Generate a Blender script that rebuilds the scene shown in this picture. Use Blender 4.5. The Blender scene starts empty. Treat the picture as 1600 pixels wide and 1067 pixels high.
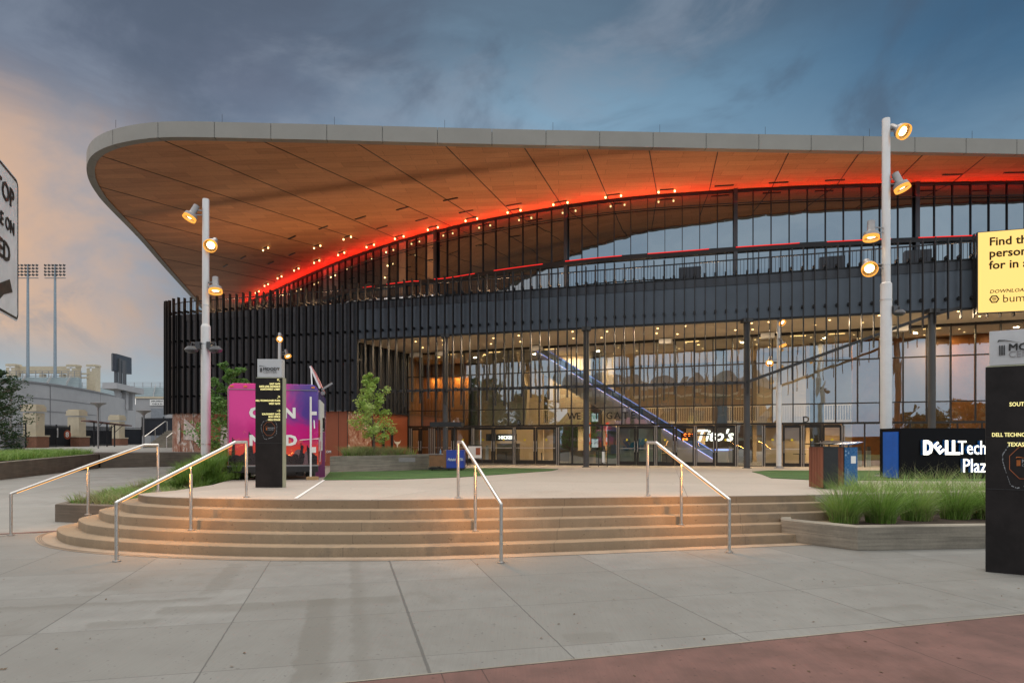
import bpy, bmesh, math, random
from mathutils import Vector, Matrix
R = math.radians
random.seed(7)
scene = bpy.context.scene
COL = scene.collection
V = Vector
EYE, HZ, FPX = 1.64, 688.0, 1040.0      # eye height, horizon row and focal length measured on the photograph

def at(x, y, Y):                        # photo measurement + distance -> point in the place
    return V(((x - 800) / FPX * Y, Y, EYE + (HZ - y) / FPX * Y))
def on(x, y, z=0.0):                    # photo measurement on a level surface at height z
    return at(x, y, (EYE - z) * FPX / (y - HZ))
def plaza_z(Y):
    return 0.70 - 0.0207 * (Y - 10.7)
def onp(x, y):                          # photo measurement on the gently falling plaza
    return at(x, y, 0.7185 / ((y - HZ) / FPX - 0.0207))

# ---------------------------------------------------------------- mesh collector
class MB:
    def __init__(s):
        s.v, s.f, s.m = [], [], []
        s.cur = 0
    def add(s, vs, fs, M=None):
        n = len(s.v)
        s.v += [tuple(M @ V(p)) if M is not None else tuple(p) for p in vs]
        s.f += [tuple(i + n for i in f) for f in fs]
        s.m += [s.cur] * len(fs)
        return s
    def box(s, c, d, M=None, rz=0.0):
        x, y, z = (d[0] / 2, d[1] / 2, d[2] / 2)
        B = Matrix.Translation(V(c)) @ Matrix.Rotation(rz, 4, 'Z')
        if M is not None: B = M @ B
        vs = [(i * x, j * y, k * z) for k in (-1, 1) for j in (-1, 1) for i in (-1, 1)]
        fs = [(0, 2, 3, 1), (4, 5, 7, 6), (0, 1, 5, 4), (2, 6, 7, 3), (0, 4, 6, 2), (1, 3, 7, 5)]
        return s.add(vs, fs, B)
    def bar(s, a, b, w, h, up=(0, 0, 1)):    # box beam from a to b
        a, b = V(a), V(b); d = b - a; L = d.length
        if L < 1e-6: return s
        d.normalize(); upv = V(up)
        if abs(d.dot(upv)) > .99: upv = V((1, 0, 0)) if abs(d.x) < .9 else V((0, 1, 0))
        r = d.cross(upv).normalized(); u = r.cross(d)
        vs = []
        for p in (a, b):
            for i, j in ((-1, -1), (1, -1), (1, 1), (-1, 1)):
                vs.append(p + r * (i * w / 2) + u * (j * h / 2))
        return s.add(vs, [(0, 1, 2, 3), (7, 6, 5, 4), (0, 4, 5, 1), (1, 5, 6, 2), (2, 6, 7, 3), (3, 7, 4, 0)])
    def tube(s, pts, rad, n=10, cap=True):
        pts = [V(p) for p in pts]
        rs = rad if isinstance(rad, (list, tuple)) else [rad] * len(pts)
        vs, fs = [], []
        prev = None
        for i, p in enumerate(pts):
            d = (pts[min(i + 1, len(pts) - 1)] - pts[max(i - 1, 0)]).normalized()
            if prev is None:
                a = V((0, 0, 1)) if abs(d.z) < .9 else V((1, 0, 0))
                r = d.cross(a).normalized()
            else:
                r = (prev - d * prev.dot(d)).normalized()
            prev = r; u = d.cross(r)
            for k in range(n):
                t = 2 * math.pi * k / n
                vs.append(p + (r * math.cos(t) + u * math.sin(t)) * rs[i])
        for i in range(len(pts) - 1):
            for k in range(n):
                a, b = i * n + k, i * n + (k + 1) % n
                fs.append((a, b, b + n, a + n))
        if cap:
            fs.append(tuple(range(n))[::-1]); fs.append(tuple(range((len(pts) - 1) * n, len(pts) * n)))
        return s.add(vs, fs)
    def lathe(s, prof, M=None, n=20, cap=True):        # prof [(r,z)]
        vs, fs = [], []
        for r, z in prof:
            for k in range(n):
                t = 2 * math.pi * k / n
                vs.append((r * math.cos(t), r * math.sin(t), z))
        for i in range(len(prof) - 1):
            for k in range(n):
                a, b = i * n + k, i * n + (k + 1) % n
                fs.append((a, b, b + n, a + n))
        if cap and prof[0][0] > 1e-4: fs.append(tuple(range(n))[::-1])
        if cap and prof[-1][0] > 1e-4: fs.append(tuple(range((len(prof) - 1) * n, len(prof) * n)))
        return s.add(vs, fs, M)
    def prism(s, poly, z0, z1, M=None):      # z0/z1 numbers or functions of (x,y)
        n = len(poly)
        f0 = z0 if callable(z0) else (lambda x, y: z0)
        f1 = z1 if callable(z1) else (lambda x, y: z1)
        ar = sum(poly[i][0] * poly[(i + 1) % n][1] - poly[(i + 1) % n][0] * poly[i][1] for i in range(n))
        if ar < 0: poly = poly[::-1]
        vs = [(p[0], p[1], f0(p[0], p[1])) for p in poly] + [(p[0], p[1], f1(p[0], p[1])) for p in poly]
        fs = [tuple(range(n))[::-1], tuple(range(n, 2 * n))]
        fs += [(i, (i + 1) % n, (i + 1) % n + n, i + n) for i in range(n)]
        return s.add(vs, fs, M)
    def sheet(s, a, b, z0, z1, t=0.0):       # vertical sheet between plan points
        return s.add([(a[0], a[1], z0), (b[0], b[1], z0), (b[0], b[1], z1), (a[0], a[1], z1)], [(0, 1, 2, 3)])
    def plate(s, poly, M, depth):            # 2D polygon in the frame M's XY, extruded along its Z
        return s.prism(poly, 0.0, depth, M)
    def text(s, body, M, size, depth=0.004, align='LEFT', bold=0.0, xs=1.0, shear=0.0):
        c = bpy.data.curves.new('t', 'FONT')
        c.body = body; c.size = size; c.extrude = depth / 2; c.align_x = align
        c.resolution_u = 2; c.shear = shear
        o = bpy.data.objects.new('t', c); COL.objects.link(o)
        dg = bpy.context.evaluated_depsgraph_get()
        me = bpy.data.meshes.new_from_object(o.evaluated_get(dg))
        S = Matrix.Diagonal((xs, 1, 1, 1)); w = bold * size * .8
        offs = [(0, 0)] if bold <= 0 else [(0, 0), (w, 0), (-w, 0), (0, w * .8), (0, -w * .8), (w, w * .7), (-w, -w * .7), (w, -w * .7), (-w, w * .7)]
        for q, (dx, dy) in enumerate(offs):
            dz = .00035 * q
            s.add([S @ V(v.co) + V((dx, dy, dz)) for v in me.vertices], [tuple(p.vertices) for p in me.polygons], M)
        bpy.data.objects.remove(o); bpy.data.curves.remove(c); bpy.data.meshes.remove(me)
        return s
    def build(s, name, mats, parent=None, smooth=False, fix=True):
        me = bpy.data.meshes.new(name)
        me.from_pydata([tuple(v) for v in s.v], [], s.f)
        for m in (mats if isinstance(mats, (list, tuple)) else [mats]): me.materials.append(m)
        if any(s.m): me.polygons.foreach_set('material_index', s.m)
        if fix:
            bm = bmesh.new(); bm.from_mesh(me)
            bmesh.ops.recalc_face_normals(bm, faces=bm.faces); bm.to_mesh(me); bm.free()
        if smooth:
            me.polygons.foreach_set('use_smooth', [True] * len(me.polygons))
            try: me.set_sharp_from_angle(angle=R(35))
            except Exception: pass
        me.update()
        o = bpy.data.objects.new(name, me); COL.objects.link(o)
        if parent is not None:
            o.parent = parent
            o.matrix_parent_inverse = parent.matrix_basis.inverted()
        return o

def frame(o, right, up):                    # text / panel frame: X right, Y up, Z towards the reader
    r = V(right).normalized(); u = V(up).normalized(); n = r.cross(u)
    return Matrix(((r.x, u.x, n.x, o[0]), (r.y, u.y, n.y, o[1]), (r.z, u.z, n.z, o[2]), (0, 0, 0, 1)))
def tag(o, label=None, cat=None, group=None, kind=None):
    if label: o['label'] = label
    if cat: o['category'] = cat
    if group: o['group'] = group
    if kind: o['kind'] = kind
    return o
def thing(name, label, cat, loc=(0, 0, 0), group=None, rz=0.0):
    o = bpy.data.objects.new(name, None); COL.objects.link(o)
    o.empty_display_size = .2
    o.matrix_basis = Matrix.Translation(V(loc)) @ Matrix.Rotation(rz, 4, 'Z')
    return tag(o, label, cat, group)
def copy_thing(src, name=None):
    c = src.copy(); COL.objects.link(c)
    for ch in src.children:
        d = ch.copy(); COL.objects.link(d); d.parent = c
        for g in ch.children:
            e = g.copy(); COL.objects.link(e); e.parent = d
    return c

# ---------------------------------------------------------------- materials
def nodes(name):
    m = bpy.data.materials.new(name); m.use_nodes = True
    return m, m.node_tree, m.node_tree.nodes, m.node_tree.links
def sock(nt, a, inp):
    if isinstance(a, (int, float)): inp.default_value = a
    elif isinstance(a, tuple): inp.default_value = a if len(a) == len(inp.default_value) else (*a, 1)
    else: nt.links.new(a, inp)
def mth(nt, op, a, b=0.0, clamp=False):
    n = nt.nodes.new('ShaderNodeMath'); n.operation = op; n.use_clamp = clamp
    sock(nt, a, n.inputs[0]); sock(nt, b, n.inputs[1])
    return n.outputs[0]
def smooth(nt, x, a, b, lo=0.0, hi=1.0):
    n = nt.nodes.new('ShaderNodeMapRange'); n.interpolation_type = 'SMOOTHSTEP'
    if a > b: a, b, lo, hi = b, a, hi, lo
    sock(nt, x, n.inputs[0]); n.inputs[1].default_value = a; n.inputs[2].default_value = b
    n.inputs[3].default_value = lo; n.inputs[4].default_value = hi
    return n.outputs[0]
def mixc(nt, f, a, b, mode='MIX'):
    n = nt.nodes.new('ShaderNodeMix'); n.data_type = 'RGBA'; n.blend_type = mode
    sock(nt, f, n.inputs[0]); sock(nt, a, n.inputs[6]); sock(nt, b, n.inputs[7])
    return n.outputs[2]
def noise(nt, vec, scale, detail=4, rough=.55, dist=0.0):
    n = nt.nodes.new('ShaderNodeTexNoise'); n.inputs['Scale'].default_value = scale
    n.inputs['Detail'].default_value = detail; n.inputs['Roughness'].default_value = rough
    n.inputs['Distortion'].default_value = dist
    if vec is not None: nt.links.new(vec, n.inputs['Vector'])
    return n.outputs['Fac']
def geo(nt):
    n = nt.nodes.new('ShaderNodeNewGeometry'); return n
def stretch(nt, vec, sc, rot=(0, 0, 0)):
    n = nt.nodes.new('ShaderNodeMapping'); n.inputs['Scale'].default_value = sc
    n.inputs['Rotation'].default_value = rot
    nt.links.new(vec, n.inputs['Vector']); return n.outputs[0]
def bump(nt, h, strength, dist=.01):
    n = nt.nodes.new('ShaderNodeBump'); n.inputs['Strength'].default_value = strength
    n.inputs['Distance'].default_value = dist; nt.links.new(h, n.inputs['Height']); return n.outputs[0]
def mat(name, col, rough=.6, metal=0.0, var=.12, scale=3.0, bmp=0.0, bscale=40.0, spec=.5, st=(1, 1, 1), coat=0.0):
    """paint / metal / stone with two scales of tone variation in the surface itself"""
    m, nt, N, L = nodes(name)
    b = N['Principled BSDF']
    g = geo(nt); p = stretch(nt, g.outputs['Position'], st)
    n1 = noise(nt, p, scale, 5); n2 = noise(nt, p, scale * 7, 3)
    f = mth(nt, 'ADD', mth(nt, 'MULTIPLY', n1, .7), mth(nt, 'MULTIPLY', n2, .3))
    f = smooth(nt, f, .3, .7)
    lo = tuple(max(0, c * (1 - var)) for c in col); hi = tuple(min(1, c * (1 + var)) for c in col)
    L.new(mixc(nt, f, lo, hi), b.inputs['Base Color'])
    b.inputs['Metallic'].default_value = metal
    L.new(smooth(nt, n2, .2, .8, max(0.02, rough - .08), min(1, rough + .08)), b.inputs['Roughness'])
    b.inputs['Specular IOR Level'].default_value = spec
    b.inputs['Coat Weight'].default_value = coat
    if bmp: L.new(bump(nt, noise(nt, p, bscale, 4), bmp), b.inputs['Normal'])
    return m
def emit(name, col, strength):
    m, nt, N, L = nodes(name)
    N.remove(N['Principled BSDF'])
    e = N.new('ShaderNodeEmission'); e.inputs[0].default_value = (*col, 1); e.inputs[1].default_value = strength
    L.new(e.outputs[0], N['Material Output'].inputs[0]); return m
def glassy(name, tint, refl, rough=0.0, back=None, wav=.012):
    """coated facade glass: part mirror, part clear (or backed by a dark panel)"""
    m, nt, N, L = nodes(name); N.remove(N['Principled BSDF'])
    gl = N.new('ShaderNodeBsdfGlossy'); gl.inputs['Roughness'].default_value = rough
    gl.inputs['Color'].default_value = (.74, .86, .93, 1)
    if back is None:
        tr = N.new('ShaderNodeBsdfTransparent'); tr.inputs[0].default_value = (*tint, 1)
    else:
        tr = N.new('ShaderNodeBsdfDiffuse'); tr.inputs[0].default_value = (*back, 1)
    lw = N.new('ShaderNodeLayerWeight'); lw.inputs[0].default_value = .35
    f = mth(nt, 'ADD', mth(nt, 'MULTIPLY', lw.outputs['Fresnel'], .75), refl, True)
    g = geo(nt)
    bn = bump(nt, noise(nt, g.outputs['Position'], .55, 2), wav, 1.0)
    L.new(bn, gl.inputs['Normal'])
    mx = N.new('ShaderNodeMixShader'); L.new(f, mx.inputs[0]); L.new(tr.outputs[0], mx.inputs[1]); L.new(gl.outputs[0], mx.inputs[2])
    L.new(mx.outputs[0], N['Material Output'].inputs[0]); return m
def boarded(name, col, lines=6.0, var=.18):
    """board-marked concrete: horizontal formwork lines, blotches and rain streaks of its own"""
    m, nt, N, L = nodes(name); b = N['Principled BSDF']
    g = geo(nt); P = g.outputs['Position']
    z = N.new('ShaderNodeSeparateXYZ'); L.new(P, z.inputs[0])
    lay = noise(nt, stretch(nt, P, (.6, .6, 14)), 1.4, 3)
    blo = noise(nt, P, 1.7, 5); fine = noise(nt, P, 30, 3)
    fr = mth(nt, 'FRACT', mth(nt, 'MULTIPLY', z.outputs[2], lines))
    line = smooth(nt, fr, .0, .07, 1, 0)
    f = mth(nt, 'ADD', mth(nt, 'MULTIPLY', lay, .5), mth(nt, 'ADD', mth(nt, 'MULTIPLY', blo, .4), mth(nt, 'MULTIPLY', fine, .1)))
    c = mixc(nt, smooth(nt, f, .34, .66), tuple(x * (1 - var * 1.5) for x in col), tuple(x * (1 + var) for x in col))
    c = mixc(nt, mth(nt, 'MULTIPLY', line, .35), c, tuple(x * .5 for x in col))
    L.new(c, b.inputs['Base Color']); b.inputs['Roughness'].default_value = .85
    L.new(bump(nt, mth(nt, 'SUBTRACT', fine, line), .4, .006), b.inputs['Normal'])
    return m
def leafy(name, c0, c1, c2, trans=.35):
    m, nt, N, L = nodes(name); N.remove(N['Principled BSDF'])
    g = geo(nt)
    rnd = g.outputs['Random Per Island']
    n = noise(nt, g.outputs['Position'], 1.3, 2)
    c = mixc(nt, smooth(nt, rnd, 0, 1), c0, c1)
    c = mixc(nt, smooth(nt, n, .45, .7), c, c2)
    d = N.new('ShaderNodeBsdfDiffuse'); L.new(c, d.inputs[0])
    t = N.new('ShaderNodeBsdfTranslucent'); L.new(c, t.inputs[0])
    mx = N.new('ShaderNodeMixShader'); mx.inputs[0].default_value = trans
    L.new(d.outputs[0], mx.inputs[1]); L.new(t.outputs[0], mx.inputs[2])
    gl = N.new('ShaderNodeBsdfGlossy'); gl.inputs['Roughness'].default_value = .4; gl.inputs[0].default_value = (.8, .85, .75, 1)
    m2 = N.new('ShaderNodeMixShader'); m2.inputs[0].default_value = .05
    L.new(mx.outputs[0], m2.inputs[1]); L.new(gl.outputs[0], m2.inputs[2])
    L.new(m2.outputs[0], N['Material Output'].inputs[0]); return m

M = {}
M['steel'] = mat('brushed_steel', (.62, .6, .57), .32, 1.0, .06, 20, st=(1, 1, .1))
M['black_metal'] = mat('black_metal', (.022, .021, .022), .42, .3, .2, 6)
M['fin'] = mat('dark_fin_metal', (.02, .018, .018), .5, .2, .15, 2)
M['panel'] = mat('charcoal_panel', (.10, .118, .142), .42, .3, .1, .7)
M['panel_black'] = mat('black_panel', (.055, .057, .064), .35, .35, .12, .7)
M['column'] = mat('grey_column_paint', (.06, .058, .058), .5, .1, .1, 2)
M['mullion'] = mat('dark_mullion', (.018, .017, .017), .45, .3, .1, 3)
M['fascia'] = mat('fascia_metal', (.25, .24, .215), .5, .15, .06, .8)
M['roofing'] = mat('roof_membrane', (.35, .35, .35), .85)
M['beige'] = mat('beige_plaster', (.60, .49, .36), .75, 0, .06, .6)
M['soffit_beige'] = mat('beige_soffit_board', (.80, .68, .52), .7, 0, .04, .5)
M['brown_wall'] = mat('brown_timber_wall', (.16, .085, .045), .6, 0, .3, 1.2, st=(1, 1, .15))
M['orange_wall'] = mat('burnt_orange_wall', (.45, .17, .05), .6, 0, .2, 1.2)
M['dark_interior'] = mat('dark_interior', (.05, .045, .045), .6)
M['floor_in'] = mat('polished_floor', (.28, .25, .21), .25, 0, .1, 1)
M['pole'] = mat('pale_pole_paint', (.66, .65, .64), .42, .25, .05, 3)
M['lamp_body'] = mat('lamp_grey', (.28, .27, .27), .4, .4, .08, 8)
M['white'] = mat('white_paint', (.78, .77, .75), .45, 0, .04, 3)
M['black'] = mat('black_plastic', (.015, .015, .016), .4, 0, .2, 8)
M['cctv'] = mat('camera_grey', (.08, .08, .085), .25, .2, .1, 9)
M['lamp_glow'] = emit('lamp_glow', (1.0, .72, .34), 16)
M['lamp_ring'] = emit('lamp_ring_glow', (1.0, .42, .07), 1.3)
M['led_red'] = emit('red_led', (1.0, .03, .025), 1.1)
M['led_warm'] = emit('warm_led', (1.0, .47, .13), 1.7)
M['led_blue'] = emit('blue_led', (.25, .36, 1.0), 3.0)
M['downlight'] = emit('downlight_glow', (1.0, .62, .24), 6)
M['letter_white'] = emit('white_letter_glow', (1, .97, .85), 2.4)
M['letter_yellow'] = emit('yellow_letter_glow', (1, .88, .36), 1.25)
M['text_black'] = mat('black_vinyl', (.012, .012, .012), .5)
M['text_white'] = mat('white_vinyl', (.85, .84, .8), .5, var=.03)
M['glass_low'] = glassy('lobby_glass', (.66, .70, .67), .31, wav=.007)
M['glass_up'] = glassy('upper_glass', (0, 0, 0), .31, back=(.012, .011, .012))
M['door_glass'] = glassy('door_glass', (.78, .82, .80), .05)
M['asphalt'] = mat('asphalt', (.06, .06, .06), .9, 0, .2, 1.5, .3, 90)
M['soil'] = mat('mulch', (.05, .033, .022), .95, 0, .4, 8, .6, 60)
M['planter'] = boarded('board_marked_concrete', (.25, .225, .18), 6.0, .24)
M['planter_dark'] = boarded('weathered_board_concrete', (.15, .122, .094))
M['brick'] = mat('brown_brick', (.23, .105, .065), .85, 0, .3, 12, .3, 40)
M['limestone'] = mat('cream_limestone', (.52, .45, .33), .8, 0, .08, 2)
M['stadium'] = mat('stadium_concrete', (.36, .36, .37), .85, 0, .07, .4)
M['seat_metal'] = mat('aluminium_bench', (.40, .46, .47), .45, .4, .1, .7)
M['navy'] = mat('navy_cladding', (.03, .035, .05), .5)
M['fence'] = mat('black_fence_paint', (.02, .02, .023), .5, .2)
M['bark'] = mat('bark', (.16, .125, .09), .9, 0, .3, 10, .6, 50)
M['leaf_light'] = leafy('leaf_light', (.28, .44, .08), (.46, .62, .14), (.56, .66, .22))
M['leaf_dark'] = leafy('leaf_dark', (.09, .20, .045), (.17, .33, .07), (.24, .38, .09))
M['leaf_deep'] = leafy('leaf_deep', (.025, .055, .022), (.045, .09, .03), (.06, .11, .035))
M['blade'] = leafy('grass_blade', (.14, .26, .045), (.27, .43, .09), (.33, .45, .13), .3)
M['blade_dry'] = leafy('dry_grass_blade', (.20, .22, .09), (.32, .33, .14), (.36, .32, .18), .3)
M['hedge'] = leafy('hedge_leaf', (.09, .18, .03), (.18, .32, .05), (.24, .36, .08))
# ---------------------------------------------------------------- ground materials
def lines_on(nt, P, nx, ny, offs, w, wob=.012):
    """thin joint lines where (nx,ny).P equals each offset"""
    n = nt.nodes.new('ShaderNodeVectorMath'); n.operation = 'DOT_PRODUCT'
    nt.links.new(P, n.inputs[0]); n.inputs[1].default_value = (nx, ny, 0)
    d = mth(nt, 'ADD', n.outputs['Value'], mth(nt, 'MULTIPLY', mth(nt, 'SUBTRACT', noise(nt, P, 6, 2), .5), wob))
    tot = None
    for o in offs:
        k = smooth(nt, mth(nt, 'ABSOLUTE', mth(nt, 'SUBTRACT', d, o)), w * .45, w, 1, 0)
        tot = k if tot is None else mth(nt, 'MAXIMUM', tot, k)
    return tot
def paving(name, col, joints, brush=(1, .25), var=.2, stain=.45, jcol=.35, warm=(1, .93, .82), patches=()):
    m, nt, N, L = nodes(name); b = N['Principled BSDF']
    P = geo(nt).outputs['Position']
    big = noise(nt, P, .55, 5, .6); mid = noise(nt, P, 2.6, 6, .65); fine = noise(nt, P, 55, 3)
    br = noise(nt, stretch(nt, P, (70, 2.0, 1), (0, 0, R(-14))), 1.0, 3)       # broom marks
    speck = noise(nt, P, 21, 2)
    f = mth(nt, 'ADD', mth(nt, 'MULTIPLY', big, .45), mth(nt, 'MULTIPLY', mid, .55))
    c = mixc(nt, smooth(nt, f, .35, .65), tuple(x * (1 - var) for x in col), tuple(x * (1 + var * .7) for x in col))
    c = mixc(nt, mth(nt, 'MULTIPLY', smooth(nt, br, .42, .62), .16), c, tuple(x * .55 for x in col))
    def dotp(nx, ny):
        n = N.new('ShaderNodeVectorMath'); n.operation = 'DOT_PRODUCT'; L.new(P, n.inputs[0]); n.inputs[1].default_value = (nx, ny, 0); return n.outputs['Value']
    if len(joints) >= 2:
        ids = []
        for (nx, ny, offs, w) in joints[:2]:
            dd = dotp(nx, ny); tot = None
            for o in offs:
                k = mth(nt, 'GREATER_THAN', dd, o); tot = k if tot is None else mth(nt, 'ADD', tot, k)
            ids.append(tot)
        cv = N.new('ShaderNodeCombineXYZ'); L.new(ids[0], cv.inputs[0]); L.new(ids[1], cv.inputs[1])
        wn = N.new('ShaderNodeTexWhiteNoise'); wn.noise_dimensions = '2D'; L.new(cv.outputs[0], wn.inputs['Vector'])
        c = mixc(nt, mth(nt, 'MULTIPLY', wn.outputs['Value'], .55), c, tuple(x * .72 * q for x, q in zip(col, (1.0, .98, .94))))
    wob = mth(nt, 'MULTIPLY', mth(nt, 'SUBTRACT', noise(nt, P, 3.5, 5, .65), .5), .22)
    for (u0, u1, v0, v1, amt) in patches:
        uu = mth(nt, 'ADD', dotp(d1.x, d1.y), wob); vv = mth(nt, 'ADD', dotp(d2.x, d2.y), wob)
        bx = mth(nt, 'MULTIPLY', mth(nt, 'MULTIPLY', smooth(nt, uu, u0, u0 + .05), smooth(nt, uu, u1, u1 - .12)), mth(nt, 'MULTIPLY', smooth(nt, vv, v0, v0 + .25), smooth(nt, vv, v1, v1 - .05)))
        c = mixc(nt, mth(nt, 'MULTIPLY', bx, amt), c, tuple(x * .55 * q for x, q in zip(col, (1, .95, .86))))
    st = smooth(nt, noise(nt, stretch(nt, P, (1, .7, 1), (0, 0, R(14))), .8, 6, .68, .3), .55, .68)
    c = mixc(nt, mth(nt, 'MULTIPLY', st, stain), c, tuple(x * .58 * w for x, w in zip(col, warm)))
    c = mixc(nt, mth(nt, 'MULTIPLY', smooth(nt, speck, .66, .72), .6), c, tuple(x * .3 for x in col))
    hgt = mth(nt, 'ADD', mth(nt, 'MULTIPLY', fine, .5), mth(nt, 'MULTIPLY', br, .5))
    for (nx, ny, offs, w) in joints:
        j = lines_on(nt, P, nx, ny, offs, w)
        c = mixc(nt, mth(nt, 'MULTIPLY', j, .8), c, tuple(x * jcol for x in col))
        hgt = mth(nt, 'SUBTRACT', hgt, mth(nt, 'MULTIPLY', j, 2))
    L.new(c, b.inputs['Base Color'])
    L.new(smooth(nt, mid, .2, .8, .62, .85), b.inputs['Roughness'])
    L.new(bump(nt, hgt, .35, .004), b.inputs['Normal'])
    return m
d1 = V((1, .249)).normalized()           # normal of the joints that run towards the steps
d2 = V((-.233, 1)).normalized()          # normal of the cross joints
def offs1(xs, Y=6.9): return [x * d1.x + Y * d1.y for x in xs]
j_long = offs1([-9.2, -7.6, -5.95, -4.36, -2.75, 1.59, 3.25, 4.75, 6.4, 8.0, 9.6, 11.2, 0.0])
j_cross = [on(0, 901).dot(V((d2.x, d2.y, 0))), on(0, 937).dot(V((d2.x, d2.y, 0))), on(0, 993).dot(V((d2.x, d2.y, 0)))]
sp = j_cross[0] - j_cross[1]
j_cross += [j_cross[0] + sp * k for k in (1, 2, 3, 4, 5, 6, 7, 8)] + [j_cross[2] - sp * k for k in (1, 2, 3)]
crack = offs1([-1.13])
def uvp(x, y): q = on(x, y); return q.x * d1.x + q.y * d1.y, q.x * d2.x + q.y * d2.y
PATCH = []
for x0, x1, y0, y1, amt in ((462, 530, 1075, 935, .5), (545, 585, 1075, 875, .35), (250, 640, 955, 938, .45), (-80, 330, 952, 942, .5), (130, 250, 985, 968, .4), (330, 372, 930, 880, .35), (880, 980, 1010, 985, .3), (1330, 1480, 960, 945, .35)):
    (u0, va), (u1, vb) = uvp(x0, (y0 + y1) / 2), uvp(x1, (y0 + y1) / 2); v0, v1 = uvp((x0 + x1) / 2, y0)[1], uvp((x0 + x1) / 2, y1)[1]
    PATCH.append((u0, u1, v0, v1, amt))
M['pavement'] = paving('grey_pavement', (.200, .200, .188), [(d1.x, d1.y, j_long, .008), (d2.x, d2.y, j_cross, .005), (d1.x, d1.y, crack, .017)], var=.16, stain=.38, patches=PATCH)
M['plaza'] = paving('warm_plaza_concrete', (.43, .375, .32), [(.23, .973, [13.4, 17, 22, 28, 34], .01), (.973, -.23, [-9, -4.6, .3, 5, 10, 15, 20], .01)], var=.10, stain=.25)
def step_mat():
    m, nt, N, L = nodes('tan_step_concrete'); b = N['Principled BSDF']; col = (.30, .225, .145)
    P = geo(nt).outputs['Position']
    big = noise(nt, P, 1.1, 6, .65); streak = noise(nt, stretch(nt, P, (9, 9, .7)), 1.0, 5, .65); fine = noise(nt, P, 60, 3); pit = noise(nt, P, 24, 2)
    f = mth(nt, 'ADD', mth(nt, 'MULTIPLY', big, .5), mth(nt, 'ADD', mth(nt, 'MULTIPLY', streak, .2), mth(nt, 'MULTIPLY', fine, .15)))
    c = mixc(nt, smooth(nt, f, .38, .62), tuple(x * .78 for x in col), tuple(x * 1.14 for x in col))
    c = mixc(nt, mth(nt, 'MULTIPLY', smooth(nt, pit, .66, .72), .65), c, tuple(x * .35 for x in col))
    c = mixc(nt, mth(nt, 'MULTIPLY', smooth(nt, noise(nt, P, .7, 5, .7), .56, .64), .4), c, (.12, .10, .08))
    for nx, ny, offs in ((.98, -.2, [-4.2, -1.35, 1.5]),):
        j = lines_on(nt, P, nx, ny, offs, .006); c = mixc(nt, mth(nt, 'MULTIPLY', j, .6), c, (.09, .07, .05))
    L.new(c, b.inputs['Base Color']); b.inputs['Roughness'].default_value = .85
    L.new(bump(nt, mth(nt, 'SUBTRACT', fine, smooth(nt, pit, .64, .72)), .4, .006), b.inputs['Normal']); return m
M['step'] = step_mat()
M['apron'] = paving('tan_apron', (.30, .235, .17), [], var=.2, stain=.4)
M['red_pave'] = paving('red_pavement', (.135, .068, .057), [(d1.x, d1.y, offs1([-1.05, -.75, 2.7, 4.6]), .006)], var=.3, stain=.55)
M['drive'] = paving('driveway_concrete', (.29, .285, .265), [(.95, .3, [-20, -16, -12, -8], .012), (-.3, .95, [14, 19, 24, 29, 34, 39, 44], .012)], var=.2, stain=.5)
def turf_mat():
    m, nt, N, L = nodes('artificial_turf'); b = N['Principled BSDF']
    P = geo(nt).outputs['Position']
    f = mth(nt, 'ADD', mth(nt, 'MULTIPLY', noise(nt, P, 1.1, 4), .5), mth(nt, 'MULTIPLY', noise(nt, P, 45, 3), .5))
    L.new(mixc(nt, smooth(nt, f, .35, .65), (.035, .085, .018), (.075, .16, .035)), b.inputs['Base Color'])
    b.inputs['Roughness'].default_value = .95
    L.new(bump(nt, noise(nt, P, 70, 2), .8, .02), b.inputs['Normal']); return m
M['turf'] = turf_mat()

# ---------------------------------------------------------------- ground, plaza, steps
def smooth_curve(pts, n=8):
    out = []
    for i in range(len(pts) - 1):
        p0, p1, p2, p3 = (V(pts[max(i - 1, 0)]), V(pts[i]), V(pts[i + 1]), V(pts[min(i + 2, len(pts) - 1)]))
        for k in range(n):
            t = k / n
            out.append(.5 * ((2 * p1) + (p2 - p0) * t + (2 * p0 - 5 * p1 + 4 * p2 - p3) * t * t + (3 * p1 - p0 - 3 * p2 + p3) * t ** 3))
    out.append(V(pts[-1])); return out
g = MB(); g.add([(-500, -300, 0), (500, -300, 0), (500, 700, 0), (-500, 700, 0)], [(0, 1, 2, 3)])
tag(g.build('ground', M['pavement']), kind='structure')
e0, e1 = on(545, 1066.5), on(1600, 960)
dv = (e1 - e0).normalized(); nv = V((dv.y, -dv.x, 0))
b = MB(); A, B_ = e0 - dv * 30, e0 + dv * 60
b.add([A + V((0, 0, .004)), B_ + V((0, 0, .004)), B_ + nv * 2.6 + V((0, 0, .004)), A + nv * 2.6 + V((0, 0, .004))], [(0, 1, 2, 3)])
tag(b.build('red_pavement', M['red_pave']), kind='structure')
# pale grout edging between the two pavings
b = MB(); b.bar(A + V((0, 0, .003)), B_ + V((0, 0, .003)), .018, .012)
tag(b.build('pavement_edging', M['planter']), kind='structure')
# driveway on the left with its brick edge line
b = MB(); b.prism([(-60, 8.6), (-8.9, 11.3), (-7.3, 13.2), (-9.5, 20), (-12, 30), (-16, 47), (-60, 47)], -.05, .004)
tag(b.build('driveway', M['drive']), kind='structure')
b = MB(); b.bar((-12.0, 10.06, .006), (-7.75, 12.25, .006), .14, .008)
tag(b.build('brick_edge_line', M['red_pave']), kind='structure')

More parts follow.
